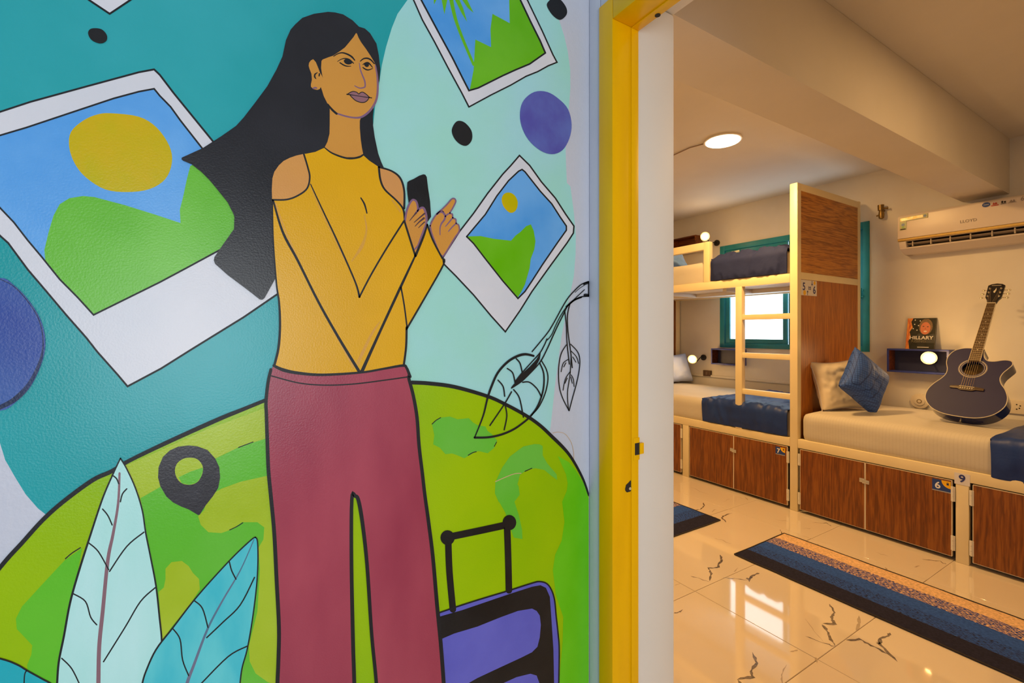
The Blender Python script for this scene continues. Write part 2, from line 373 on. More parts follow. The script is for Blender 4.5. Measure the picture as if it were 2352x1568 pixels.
def sticker_lock(parent, x, z, num, w=.085, h=.07):
    y = YC-.0012
    s = MB().box((x, y-.0008, z-h), (x+w, y, z)).build('number_sticker', mat('royal_blue_sticker', '#1c3f8c', .4), parent, label='blue sticker with white %s and yellow padlock corner' % num)
    pts = [(x+w, y-.0010, z)] + [(x+w-.5*w*math.cos(a)*1.0, y-.0010, z-.62*h*math.sin(a)) for a in [math.pi/2*k/6 for k in range(7)]][::1]
    MB().prism(pts, (0, -.0004, 0)).build('yellow_corner', mat('sticker_yellow', '#f0b90c', .4), s)
    lk = mat('sticker_navy', '#16264f', .5)
    MB().box((x+w*.78, y-.0018, z-h*.34), (x+w*.9, y-.0014, z-h*.2)).tube([(x+w*.80, y-.0018, z-h*.2), (x+w*.80, y-.0018, z-h*.13), (x+w*.88, y-.0018, z-h*.13), (x+w*.88, y-.0018, z-h*.2)], .0012, 6).build('padlock_symbol', lk, s)
    MB().box((x, y-.001, z-h), (x+w, y-.0009, z-h+.006)).build('grey_edge', mat('sticker_grey', (.35, .35, .38), .5), s)
    text(.0012, num, (x+w*.3, y-.0014, z-h*.52), (1, 0, 0), (0, 0, 1), h*.78, mat('sticker_white', (.8, .8, .84), .5), s)

edge_m = mat('door_edge_band', (.72, .62, .48), .5)
def cab_door(parent, x0, x1, hinge, latch, num=None):
    z0, z1 = .028, .488; y0 = YC-.001
    d = MB().box((x0, y0, z0), (x1, y0+.018, z1)).build('door', wdv, parent, bevel=0)
    MB().box((x0-.003, y0+.0005, z0-.003), (x1+.003, y0+.017, z0)).box((x0-.003, y0+.0005, z1), (x1+.003, y0+.017, z1+.003)).box((x0-.004, y0+.0005, z0), (x0, y0+.017, z1)).box((x1, y0+.0005, z0), (x1+.004, y0+.017, z1)).build('edge_band', edge_m, d)
    if hinge is not None:
        hx = x0-.008 if hinge < 0 else x1+.008
        for hz in (.11, .41):
            mb = MB().box((hx-.010, y0-.0015, hz-.045), (hx-.003*hinge*0+.010, y0+.001, hz+.045)).tube([(hx, y0-.004, hz-.046), (hx, y0-.004, hz-.016)], .004, 8).tube([(hx, y0-.004, hz-.014), (hx, y0-.004, hz+.014)], .004, 8).tube([(hx, y0-.004, hz+.016), (hx, y0-.004, hz+.046)], .004, 8)
            mb.build('hinge', hingem, d, bevel=0)
    if latch:
        lx = x1 if latch > 0 else x0
        h = MB().box((lx-.028, y0-.004, .35), (lx+.004, y0-.0002, .378)).box((lx-.01, y0-.007, .345), (lx+.032, y0-.004, .371))
        h.tube([(lx+.014, y0-.007, .358), (lx+.014, y0-.013, .358)], .006, 10)
        h.build('hasp', metal, d, bevel=.0015, label='small steel hasp across the two doors')
    if num: sticker_lock(d, num[1], num[2], num[0], *num[3:])
    return d
cab_door(P, -2.90, -2.452, None, 1)
cab_door(P, -2.444, -1.994, 1, 0, ('7', -2.082, .475, .075, .062))
cab_door(P, -3.44, -3.006, 1, 0); cab_door(P, -3.9, -3.448, None, 0)
# bunk number card
paper = mat('white_card', (.72, .70, .74), .5); navy = mat('navy_print', '#27337d', .5); ylw = mat('yellow_print', '#eebb10', .5)
xs = PX1-.0055
c = MB().box((xs, 3.842, 1.69), (xs+.001, 4.085, 1.812)).build('number_card', paper, P, label='white card reading 5 and 6')
text(.001, '5', (xs+.0018, 3.885, 1.757), (0, 1, 0), (0, 0, 1), .085, navy, c); text(.001, '6', (xs+.0018, 4.045, 1.735), (0, 1, 0), (0, 0, 1), .085, navy, c)
MB().tube([(xs+.001, 3.895, 1.711), (xs+.0018, 3.895, 1.711)], .02, 20).build('yellow_disc', ylw, c); MB().tube([(xs+.001, 4.05, 1.795), (xs+.0018, 4.05, 1.795)], .015, 20).build('yellow_disc', ylw, c)
def arrow(y, z, up):
    k = 1 if up else -1
    return [(xs+.0012, y-.003, z-.02*k), (xs+.0012, y+.003, z-.02*k), (xs+.0012, y+.003, z+.004*k), (xs+.0012, y+.013, z+.004*k), (xs+.0012, y, z+.02*k), (xs+.0012, y-.013, z+.004*k), (xs+.0012, y-.003, z+.004*k)]
MB().prism(arrow(3.94, 1.712, True), (.0006, 0, 0)).build('arrow', navy, c); MB().prism(arrow(4.01, 1.79, False), (.0006, 0, 0)).build('arrow', navy, c)
MB().box((xs+.001, 3.955, 1.735), (xs+.0018, 3.96, 1.765)).box((xs+.001, 3.985, 1.735), (xs+.0018, 3.99, 1.765)).box((xs+.001, 3.96, 1.741), (xs+.0018, 3.985, 1.746)).box((xs+.001, 3.96, 1.754), (xs+.0018, 3.985, 1.76)).build('bunk_symbol', navy, c)

# right bed with cabinets, number 9 mullion
rb = thing('single_bed', (-1.0, YC, 0), 'low cream bed frame with wood laminate locker doors below the guitar', 'bed'); P = rb
XE = 1.1
bar((PX1+.001, YC, .497), (XE, YC+.05, .565), 'bed_rail')
bar((PX1+.002, YC+.052, .52), (XE, DB, .54), 'deck_board', white_deck)
bar((-.995, YC, 0), (-.935, YC+.05, .497), 'mullion'); bar((-.02, YC, 0), (.04, YC+.05, .497), 'mullion'); bar((XE-.05, YC, 0), (XE, YC+.05, .497), 'post')
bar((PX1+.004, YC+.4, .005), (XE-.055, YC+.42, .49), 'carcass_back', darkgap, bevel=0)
cab_door(P, -1.892, -1.470, -1, 1); cab_door(P, -1.460, -1.014, 1, 0, ('6', -1.104, .48, .088, .072))
cab_door(P, -.915, -.488, -1, 1); cab_door(P, -.480, -.035, 1, 0)
n9 = MB().box((-1.0, YC-.0012, .476), (-.930, YC, .545)).build('number_card', paper, P, label='pale card reading 9')
text(.0014, '9', (-.965, YC-.0018, .512), (1, 0, 0), (0, 0, 1), .062, navy, n9)

# ------------------------------------------------------------------ bedding
def rbox(x0, x1, y0, y1, z0, z1, r=.035, amp=.004, nx=50, ny=26, nz=8, seed=0, crown=.01):
    """soft rounded block with a little unevenness"""
    mb = MB(); cx, cy, cz = (x0+x1)/2, (y0+y1)/2, (z0+z1)/2; hx, hy, hz = (x1-x0)/2, (y1-y0)/2, (z1-z0)/2
    idx = {}; vs = []; fs = []
    def key(i, j, k):
        if (i, j, k) not in idx:
            p = Vector((-hx+2*hx*i/nx, -hy+2*hy*j/ny, -hz+2*hz*k/nz))
            q = Vector((max(-hx+r, min(hx-r, p.x)), max(-hy+r, min(hy-r, p.y)), max(-hz+r, min(hz-r, p.z))))
            d = p-q
            if d.length > 1e-9: p = q+d.normalized()*r
            w = Vector((p.x+cx, p.y+cy, p.z+cz)); nn = noise.noise(w*5+Vector((seed, 0, 0)))*amp
            w += Vector((0, 0, nn + crown*(1-(p.y/hy)**2)*(1 if k == nz else 0))); w.y += noise.noise(w*7+Vector((0, seed, 3)))*amp
            idx[(i, j, k)] = len(vs); vs.append(w)
        return idx[(i, j, k)]
    for i in range(nx):
        for j in range(ny):
            fs.append((key(i,j,nz), key(i+1,j,nz), key(i+1,j+1,nz), key(i,j+1,nz))); fs.append((key(i,j,0), key(i,j+1,0), key(i+1,j+1,0), key(i+1,j,0)))
    for i in range(nx):
        for k in range(nz):
            fs.append((key(i,0,k), key(i+1,0,k), key(i+1,0,k+1), key(i,0,k+1))); fs.append((key(i,ny,k), key(i,ny,k+1), key(i+1,ny,k+1), key(i+1,ny,k)))
    for j in range(ny):
        for k in range(nz):
            fs.append((key(0,j,k), key(0,j,k+1), key(0,j+1,k+1), key(0,j+1,k))); fs.append((key(nx,j,k), key(nx,j+1,k), key(nx,j+1,k+1), key(nx,j,k+1)))
    return mb.add(vs, fs)
def stripe_sheet(name, c, c2, freq, axis):
    m = mat(name, c, .8, sheen=.2); nt = m.node_tree; n = nt.nodes; L = nt.links
    tc = [q for q in n if q.type == 'TEX_COORD'][0]; sx = n.new('ShaderNodeSeparateXYZ'); L.new(tc.outputs['Object'], sx.inputs[0])
    mu = n.new('ShaderNodeMath'); mu.operation = 'MULTIPLY'; mu.inputs[1].default_value = freq; L.new(sx.outputs[axis], mu.inputs[0])
    si = n.new('ShaderNodeMath'); si.operation = 'SINE'; L.new(mu.outputs[0], si.inputs[0])
    r = n.new('ShaderNodeValToRGB'); r.color_ramp.elements[0].position = .4; r.color_ramp.elements[1].position = .75
    r.color_ramp.elements[0].color = (*c, 1); r.color_ramp.elements[1].color = (*c2, 1); L.new(si.outputs[0], r.inputs[0]); L.new(r.outputs[0], n['Principled BSDF'].inputs['Base Color'])
    bp = n.new('ShaderNodeBump'); bp.inputs['Strength'].default_value = .25; bp.inputs['Distance'].default_value = .02
    nb = n.new('ShaderNodeTexNoise'); nb.inputs['Scale'].default_value = 7; nb.inputs['Detail'].default_value = 5; L.new(tc.outputs['Object'], nb.inputs['Vector'])
    L.new(nb.outputs['Fac'], bp.inputs['Height']); L.new(bp.outputs[0], n['Principled BSDF'].inputs['Normal']); return m
sheet = stripe_sheet('cream_striped_sheet', (.58, .53, .45), (.555, .505, .425), 330, 'X')
def mattress(x0, x1, z0, z1, label, seed):
    o = rbox(x0, x1, YC+.014, DB-.01, z0, z1, seed=seed, r=.055).build('mattress', sheet, None, smooth=True, orig=((x0+x1)/2, 4.3, z0))
    tag(o, label, 'mattress'); return o
mattress(-1.90, .98, .541, .772, 'mattress in a cream striped sheet under the guitar and cushions', 1)
mattress(-3.905, -1.99, .541, .772, 'mattress in a cream sheet on the lower bunk behind the ladder', 5)
mattress(-3.905, -1.99, 1.822, 2.055, 'mattress in a beige striped sheet on the upper bunk', 9)

def quilt(x0, x1, y0, y1, zt, zb, label, m, seed, puff=.018, nx=70, ny=70, left_fold=True, th=.02):
    """quilt laid over the mattress, hanging down its front"""
    vs = []; fs = []; drop = zt-zb; L1 = y1-y0; tot = L1+drop; r = .035
    for j in range(ny+1):
        s = j/ny*tot
        for i in range(nx+1):
            u = i/nx; x = x0+(x1-x0)*u
            if s < L1-r: y, z, nv = y1-s, zt, Vector((0, 0, 1))
            elif s < L1-r+r*math.pi/2:
                a = (s-(L1-r))/r; y = y0+r-r*math.sin(a); z = zt-r+r*math.cos(a); nv = Vector((0, -math.sin(a), math.cos(a)))
            else:
                y, z, nv = y0, zt-r-(s-(L1-r+r*math.pi/2)), Vector((0, -1, 0))
            a = noise.noise(Vector((x*9+seed, s*6, seed)))*.6+noise.noise(Vector((x*22+seed, s*16, 2)))*.3
            ridge = abs(noise.noise(Vector((x*13+seed*2, s*4.5, 7))))
            h = th+puff*(a*.6+.5-ridge*1.3); h *= min(1, .25+6*min(u, 1-u)*1.0)*min(1, .3+8*(1-s/tot))
            h = max(h, .003)
            if nv.y < -.5: h = min(h, .03)*.8
            xx = x+noise.noise(Vector((s*3, seed, 0)))*.018*(1 if u < .5 else .2)
            vs.append(Vector((xx, y, max(z, zb)))+nv*h)
    for j in range(ny):
        for i in range(nx):
            k = j*(nx+1)+i; fs.append((k, k+nx+1, k+nx+2, k+1))
    # skirt back on to the mattress so the cloth has a thickness
    mb = MB().add(vs, fs); n = nx+1
    rim = [i for i in range(n)]+[j*n+nx for j in range(1, ny+1)]+[ny*n+i for i in range(nx-1, -1, -1)]+[j*n for j in range(ny-1, 0, -1)]
    low = []
    for k in rim:
        v = vs[k].copy(); s = (k//n)/ny*tot
        if s < L1-r: v.z = zt-.004
        else: v.y = y0+.004
        low.append(v)
    b = len(mb.v); mb.add(low, []); R = len(rim)
    for i in range(R): mb.f.append([rim[i], rim[(i+1) % R], b+(i+1) % R, b+i]); mb.mi.append(0)
    o = mb.build('quilt', m, None, smooth=True, orig=((x0+x1)/2, (y0+y1)/2, zt)); tag(o, label, 'quilt'); return o
navyq = mat('navy_satin_quilt', (.005, .028, .17), .5, (.008, .038, .21), 5, spec=.4, bump=.9, bscale=16)
darkq = mat('charcoal_navy_quilt', (.012, .019, .085), .8, (.016, .025, .10), 6, spec=.3, bump=.9, bscale=16)
quilt(-.845, .95, YC+.004, 4.78, .774, .552, 'navy blue quilt at the right foot of the bed with the guitar', navyq, 3, puff=.03, th=.03, nx=110)
quilt(-2.77, -1.995, YC+.006, 4.72, .774, .572, 'navy blue quilt over the lower bunk behind the ladder', navyq, 11, puff=.025)
quilt(-2.675, -1.995, YC+.006, 4.7, 2.058, 1.868, 'dark navy quilt bunched over the upper bunk', darkq, 21, puff=.05, th=.03)

def cushion(name, c, normal, up, w, h, t, m, label, seed, back=None, roll=0, crease=.012, piping=None):
    n_ = Vector(normal).normalized(); u_ = Vector(up); u_ = (u_-n_*u_.dot(n_)).normalized(); r_ = u_.cross(n_).normalized()
    R = Matrix.Rotation(roll, 3, n_); u_ = R@u_; r_ = R@r_
    N = 36; base = Vector(c)
    def shell(side):
        vs = []
        for j in range(N+1):
            for i in range(N+1):
                a, b = 2*i/N-1, 2*j/N-1
                pin = 1-.10*(1-abs(a)**2)*(abs(b)**3); pin2 = 1-.10*(1-abs(b)**2)*(abs(a)**3)
                x = a*w/2*pin2; y = b*h/2*pin
                th = t/2*((1-a**4)*(1-b**4))**.55
                cr = crease*(noise.noise(Vector((a*2.2+seed, b*2.2, side)))+.5*noise.noise(Vector((a*5+seed, b*5, side))))*(1-max(abs(a), abs(b))**6)
                vs.append(base+r_*x+u_*y+n_*side*(th+cr if th > .001 else 0))
        return vs
    fs = [(j*(N+1)+i, j*(N+1)+i+1, (j+1)*(N+1)+i+1, (j+1)*(N+1)+i) for j in range(N) for i in range(N)]
    mb = MB(); mb.add(shell(1), fs, 0); mb.add(shell(-1), fs, 0)
    me_v = mb
    o = mb.build(name, m, None, smooth=True, orig=tuple(base))
    bm = bmesh.new(); bm.from_mesh(o.data); bmesh.ops.remove_doubles(bm, verts=bm.verts, dist=.0006); bmesh.ops.recalc_face_normals(bm, faces=bm.faces); bm.to_mesh(o.data); bm.free()
    tag(o, label, 'cushion'); 
    if piping:
        pts = []
        for a, b in [(-1+2*k/N, -1) for k in range(N)]+[(1, -1+2*k/N) for k in range(N)]+[(1-2*k/N, 1) for k in range(N)]+[(-1, 1-2*k/N) for k in range(N+1)]:
            pin = 1-.10*(1-abs(a)**2)*(abs(b)**3); pin2 = 1-.10*(1-abs(b)**2)*(abs(a)**3)
            pts.append(base+r_*a*w/2*pin2+u_*b*h/2*pin)
        MB().tube(pts, .004, 6).build('piping', piping, o, smooth=True)
    return o
whc = mat('cream_satin_cushion', (.72, .64, .52), .5, (.66, .57, .45), 4, sheen=.3, bump=.5, bscale=11)
pip = mat('grey_lilac_piping', (.5, .46, .5), .6)
# quilted blue cloth
bl = mat('quilted_blue_cloth', (.03, .09, .42), .6, (.04, .11, .46), 8, spec=.35)
n = bl.node_tree.nodes; L = bl.node_tree.links; tc = [q for q in n if q.type == 'TEX_COORD'][0]
ck = n.new('ShaderNodeTexVoronoi'); ck.distance = 'CHEBYCHEV'; ck.inputs['Scale'].default_value = 55; ck.inputs['Randomness'].default_value = 0
mp = n.new('ShaderNodeMapping'); mp.inputs['Rotation'].default_value = (.5, .2, .6); L.new(tc.outputs['Object'], mp.inputs[0]); L.new(mp.outputs[0], ck.inputs['Vector'])
bp = n.new('ShaderNodeBump'); bp.invert = True; bp.inputs['Strength'].default_value = .6; bp.inputs['Distance'].default_value = .004
gt_ = n.new('ShaderNodeMath'); gt_.operation = 'GREATER_THAN'; gt_.inputs[1].default_value = .43; L.new(ck.outputs['Distance'], gt_.inputs[0])
mxq = n.new('ShaderNodeMix'); mxq.data_type = 'RGBA'; mxq.inputs[6].default_value = (.04, .11, .46, 1); mxq.inputs[7].default_value = (.015, .045, .22, 1)
L.new(gt_.outputs[0], mxq.inputs[0]); L.new(mxq.outputs[2], n['Principled BSDF'].inputs['Base Color'])
L.new(ck.outputs['Distance'], bp.inputs['Height']); L.new(bp.outputs[0], n['Principled BSDF'].inputs['Normal'])
wc = cushion('cushion', (-1.795, 4.16, .975), (.9, -.42, .28), (-.25, .05, 1), .40, .40, .15, whc, 'cream satin cushion leaning on the wood end panel', 2, piping=pip, crease=.02)
for v in wc.data.vertices: v.co.z = max(v.co.z, .786-.975+.01*(1-abs(v.co.y)*4))
bc = cushion('cushion', (-1.605, 4.13, 1.025), (.95, -.26, .24), (-.28, .03, 1), .39, .37, .14, bl, 'quilted blue cushion standing on its corner beside the cream cushion', 8, crease=.007, roll=math.radians(47))
for v in bc.data.vertices: v.co.z = max(v.co.z, .787-1.025+.012*(1-abs(v.co.y)*4))
cushion('pillow', (-3.77, 4.60, .955), (1, -.2, .35), (-.3, 0, 1), .5, .36, .15, mat('pale_blue_pillow', (.42, .52, .85), .7, (.5, .58, .85), 9), 'pale blue pillow at the left end of the lower bunk', 4)
cushion('pillow', (-3.28, 3.98, 2.13), (.75, -.3, .5), (-.3, 0, 1), .34, .22, .1, mat('light_blue_pillow', (.16, .32, .75), .7, (.2, .36, .8), 9), 'light blue pillow on the upper bunk behind the guard rail', 6)

# ------------------------------------------------------------------ ceiling lights
glow = mat('warm_diffuser', (1, .9, .75), .5, emit=(1, .86, .6), estr=9)
WARM = (1, .56, .18)
def downlight(x, y, label, power, grp=None):
    t = thing('ceiling_light', (x, y, ZC), label, 'ceiling light')
    MB().tube([(x, y, ZC), (x, y, ZC-.012)], .132, 40).build('trim_ring', mat('cream_trim', (.75, .68, .6), .5), t, bevel=.003)
    MB().tube([(x, y, ZC-.012), (x, y, ZC-.017)], .118, 40).build('diffuser', glow, t)
    l = bpy.data.lights.new('glow', 'AREA'); l.shape = 'DISK'; l.size = .22; l.energy = power; l.color = WARM
    o = bpy.data.objects.new('lamp_light', l); COL.objects.link(o); o.parent = t; o.location = (0, 0, -.02)
    return t
downlight(-2.12, 3.14, 'round warm ceiling light glowing left of the beam', 48)
downlight(.05, 2.9, 'added unseen warm ceiling light on the right side of the beam', 16)  # out of view, added to brighten the beam side and back wall
downlight(-2.3, 1.75, 'added unseen warm ceiling light near the entrance, left of the beam', 10)  # also out of view, added for the warm light on the bed posts
cb = [unproj(1480, 385, 2, ZC-.006), unproj(1550, 355, 2, ZC-.006), unproj(1585, 339, 2, ZC-.006), unproj(1615, 331, 2, ZC-.006)]
tag(MB().tube(cb, .004, 8).build('cable', mat('brown_cable', (.3, .2, .12), .6), None, smooth=True, orig=tuple(cb[0])), 'thin brown cable clipped to the ceiling beside the round light', 'cable')

# reading lamps
def reading_lamp(bulb, wallp, label, power, face):
    bulb = Vector(bulb); wallp = Vector(wallp); face = Vector(face).normalized()
    t = thing('reading_lamp', tuple(wallp), label, 'lamp', 'small reading lamps on the back wall')
    dk = mat('black_lamp_metal', (.03, .028, .03), .4, metal=.5)
    MB().tube([wallp, wallp+Vector((0, -.02, 0))], .035, 24).build('wall_plate', dk, t, bevel=.003)
    a = wallp+Vector((0, -.02, 0)); b = bulb-face*.055
    pts = spline([a, a+Vector((0, -.05, .0)), (a+b)/2+Vector((0, -.03, -.04)), b-face*.02, b], n=6)
    MB().tube(pts, .006, 10).build('gooseneck', dk, t, smooth=True)
    MB().tube([b-face*.005, b, b+face*.02, b+face*.05, b+face*.05, b+face*.022, b+face*.004], [.010, .019, .034, .050, .047, .031, .01], 28, cap=False).build('shade', mat('halo_tinted_bowl', (.85, .62, .3), .4), t, smooth=True)  # warm bowl colour stands in for the glare halo around the bulb
    bo = MB().ball(bulb, .036, 20, 12).build('bulb', mat('lit_bulb', (1, .9, .7), .5, emit=(1, .85, .6), estr=14), t, smooth=True)
    l = bpy.data.lights.new('bulb_light', 'POINT'); l.energy = power; l.color = WARM; l.shadow_soft_size = .04
    o = bpy.data.objects.new('lamp_light', l); COL.objects.link(o); o.parent = t; o.location = bulb+face*.055-wallp
def pr(px, py, y): return unproj(px, py, 1, y)
reading_lamp(pr(2134, 822, 4.68), (-1.44, YB, 1.17), 'glowing reading lamp between the blue shelf and the guitar', 3.0, (.5, -1, -.1))
reading_lamp(pr(1590, 825, 4.62), (-3.58, YB, 1.09), 'glowing reading lamp above the lower bunk', 2.6, (.4, -.8, -.15))
reading_lamp(pr(1619, 543, 4.6), (-3.40, YB, 2.45), 'glowing reading lamp above the upper bunk', 2.0, (.3, -.8, -.1))

# shelves on the wall
blue = mat('cobalt_laminate', (.03, .05, .30), .4)
wsh = wood('shelf_wood', '#4a1e06', '#6e350f', '#8a4a16', 0)
def cubby(name, x0, x1, z0, z1, depth, label, mfr, inner):
    t = thing(name, (x0, YB, z0), label, 'shelf'); y0 = YB-depth; k = .014
    MB().box((x0, y0, z1-k), (x1, YB, z1)).build('top_board', mfr, t, bevel=.001); MB().box((x0, y0, z0), (x1, YB, z0+k)).build('bottom_board', mfr, t, bevel=.001)
    MB().box((x0, y0, z0+k), (x0+k, YB, z1-k)).build('side_board', mfr, t); MB().box((x1-k, y0, z0+k), (x1, YB, z1-k)).build('side_board', mfr, t)
    MB().box((x0+k, YB-.008, z0+k), (x1-k, YB-.001, z1-k)).build('back_board', inner, t)
    MB().box((x0+k, y0+.004, z0+k), (x0+k+.001, YB-.008, z1-k)).build('side_lining', wsh, t)
    return t
shd = .13
a = pr(2037, 800, YB-shd); b = pr(2037, 853, YB-shd)
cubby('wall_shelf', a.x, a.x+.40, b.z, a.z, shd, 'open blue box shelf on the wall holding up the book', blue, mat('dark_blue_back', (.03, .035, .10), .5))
shx = a.x; shz = a.z
a = pr(1633, 800, YB-.12); b = pr(1633, 836, YB-.12)
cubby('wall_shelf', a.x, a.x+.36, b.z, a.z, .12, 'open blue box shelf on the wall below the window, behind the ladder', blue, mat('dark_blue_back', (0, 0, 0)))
cubby('wall_shelf', -3.95, -3.60, 2.40, 2.57, .13, 'dark wooden box shelf above the head of the upper bunk', wsh, wsh)
sw = pr(1623, 857, YB-.03)
t = thing('switch_box', (sw.x, YB, sw.z-.045), 'small dark brown switch box beneath the reading lamp of the lower bunk', 'switch')
MB().box((sw.x-.05, YB-.03, sw.z-.035), (sw.x+.05, YB, sw.z+.035)).build('box', mat('dark_brown_plastic', (.09, .05, .03), .5), t, bevel=.004)
MB().box((sw.x-.012, YB-.034, sw.z-.018), (sw.x+.012, YB-.029, sw.z+.018)).build('rocker', mat('brown_rocker', (.16, .1, .07), .4), t, bevel=.002)

# book leaning on the wall, standing on the shelf
bx0 = pr(2080, 798, YB-.07).x; bt = .018; H = .255
bw = .185
z0 = shz+.0005; tilt = .05
t = thing('book', (bx0, YB-.07, z0), 'dark paperback with a portrait cover standing on the blue shelf', 'book')
def bk(u, v, w): return Vector((bx0+u, YB-.075+w+v*.22, z0+v))   # u across, v up, w depth
def quadprism(mb, u0, v0, u1, v1, w0, w1):
    vs = [bk(u0,v0,w0),bk(u1,v0,w0),bk(u1,v1,w0),bk(u0,v1,w0),bk(u0,v0,w1),bk(u1,v0,w1),bk(u1,v1,w1),bk(u0,v1,w1)]
    return mb.add(vs, [(0,1,2,3),(7,6,5,4),(0,4,5,1),(1,5,6,2),(2,6,7,3),(3,7,4,0)])
quadprism(MB(), .001, .001, bw-.003, H-.001, .001, bt-.001).build('pages', mat('page_paper', (.75, .7, .6), .8), t)
cv = quadprism(quadprism(quadprism(MB(), 0, 0, bw, H, 0, .001), 0, 0, bw, H, bt-.001, bt), -.001, 0, .0005, H, 0, bt).build('cover', mat('dark_green_black_cover', (.02, .022, .016), .5, (.035, .035, .028), 20, spec=.15), t)
def cshape(pts, name, m, k=1, par=None):
    P = [bk(.185*x, H*(1-y), -.0004*k) for x, y in pts]
    return MB().prism(P, (0, -.0004, 0)).build(name, m, par or cv)
flag = mat('red_orange_flag', '#b5480e', .45, '#d98a20', 40, stretch=(3, 1, .6), gain=1.2)
cshape([(0,0),(.2,0),(.13,.12),(.2,.3),(.1,.45),(.16,.6),(.08,.75),(.14,1),(0,1)], 'flag_stripe', flag)
skin = mat('printed_skin', '#c9714a', .5); 
def ell(cx, cy, rx, ry, n=20): return [(cx+rx*math.cos(2*math.pi*i/n), cy+ry*math.sin(2*math.pi*i/n)) for i in range(n)]
cshape(ell(.66, .28, .24, .26), 'printed_hair', mat('printed_blond', '#7a5a32', .5, '#5a4024', 60))
cshape([(.3,.62),(.42,.5),(.55,.52),(.62,.62),(.75,.55),(.95,.5),(1,.62),(1,.8),(.3,.8)], 'printed_jacket', mat('printed_black', (.02, .02, .02), .5), 1)
cshape(ell(.65, .33, .175, .2), 'printed_face', skin, 2)
dk = mat('printed_dark', (.06, .02, .015), .5)
cshape(ell(.58, .27, .03, .015), 'printed_eye', dk, 3); cshape(ell(.73, .28, .03, .015), 'printed_eye', dk, 3)
cshape(ell(.655, .43, .06, .025), 'printed_smile', mat('printed_teeth', (.75, .6, .5), .5), 3); cshape([(.65,.3),(.67,.36),(.63,.36)], 'printed_nose', mat('printed_shade', '#a5553a', .5), 3)
st = mat('printed_star', (.75, .75, .7), .5)
for x, y in ((.27,.06),(.45,.09),(.26,.2),(.4,.24),(.22,.34),(.36,.39)): cshape(ell(x, y, .022, .02, 8), 'printed_star', st)
text(.0006, 'HILLARY', bk(.185*.53, H*.36, -.0022), (1, 0, 0), (0, .22, 1), .040, mat('printed_white', (.8, .76, .7), .5), cv)
text(0, 'RISING', bk(.185*.45, H*.25, -.0022), (1, 0, 0), (0, .22, 1), .032, mat('printed_olive', (.15, .12, .05), .5), cv)
cshape([(.42,.93),(.82,.93),(.82,.95),(.42,.95)], 'pale_line', MATS['printed_white'], 2)

# round socket, outlet panel, bracket
sk = pr(2113, 921, YB-.01)
t = thing('round_socket', (sk.x, YB, sk.z), 'round cream socket plate low on the wall left of the guitar', 'socket')
cr2 = mat('cream_plastic', (.72, .64, .52), .45)
MB().tube([(sk.x, YB, sk.z), (sk.x, YB-.02, sk.z)], .062, 36).build('plate', cr2, t, bevel=.006)
MB().tube([(sk.x, YB-.02, sk.z), (sk.x, YB-.026, sk.z)], .036, 32).build('hub', cr2, t, bevel=.004)
MB().tube([(sk.x, YB-.026, sk.z), (sk.x, YB-.0265, sk.z)], .018, 24).tube([(sk.x+.047, YB-.0200, sk.z-.045), (sk.x+.047, YB-.0206, sk.z-.045)], .004, 8).build('socket_face', mat('dull_brown_mark', (.25, .18, .1), .6), t)
MB().tube([(sk.x, YB-.0265, sk.z), (sk.x, YB-.028, sk.z)], .011, 16).build('contact', cr2, t)
ou = pr(2330, 918, YB-.01); ob = pr(2345, 951, YB-.01)
t = thing('socket_panel', (ou.x, YB, ob.z), 'cream socket panel on the wall just right of the guitar', 'socket')
MB().box((ou.x-.12, YB-.014, ob.z), (ou.x+.22, YB, ou.z)).build('plate', cr2, t, bevel=.004)
zc = (ou.z+ob.z)/2
holes = MB()
for dx, dz in ((.012, .018), (.026, -.008), (.012, -.016), (.03, .01)): holes.tube([(ou.x+dx, YB-.0142, zc+dz), (ou.x+dx, YB-.0150, zc+dz)], .0045, 10)
holes.build('socket_holes', blk, t)
MB().box((ou.x+.06, YB-.018, zc-.032), (ou.x+.1, YB-.013, zc+.032)).build('rocker', cr2, t, bevel=.002)
hk = pr(2025, 488, YB-.04); hx, hz = hk.x, hk.z
t = thing('wall_bracket', (hx, YB, hz), 'small tarnished brass lamp fitting high on the wall between window and air conditioner', 'bracket')
br = mat('tarnished_brass', (.34, .22, .07), .4, (.22, .14, .05), 50, metal=.8)
MB().tube([(hx, YB, hz+.02), (hx, YB-.05, hz+.02)], .012, 14).build('arm', br, t, bevel=.001)
MB().tube([(hx-.004, YB-.045, hz+.066), (hx-.004, YB-.045, hz+.02), (hx-.002, YB-.045, hz+.02), (hx, YB-.045, hz-.02), (hx, YB-.045, hz-.05), (hx, YB-.045, hz-.058)], [.024, .022, .016, .022, .02, .008], 18).build('lamp_holder', br, t, smooth=True)
MB().tube([(hx, YB-.045, hz+.035), (hx+.04, YB-.045, hz+.03)], .007, 10).tube([(hx, YB-.045, hz-.02), (hx-.035, YB-.05, hz-.025)], .007, 10).tube([(hx+.04, YB-.045, hz+.03), (hx+.047, YB-.045, hz+.03)], .012, 10).build('thumb_screw', br, t)

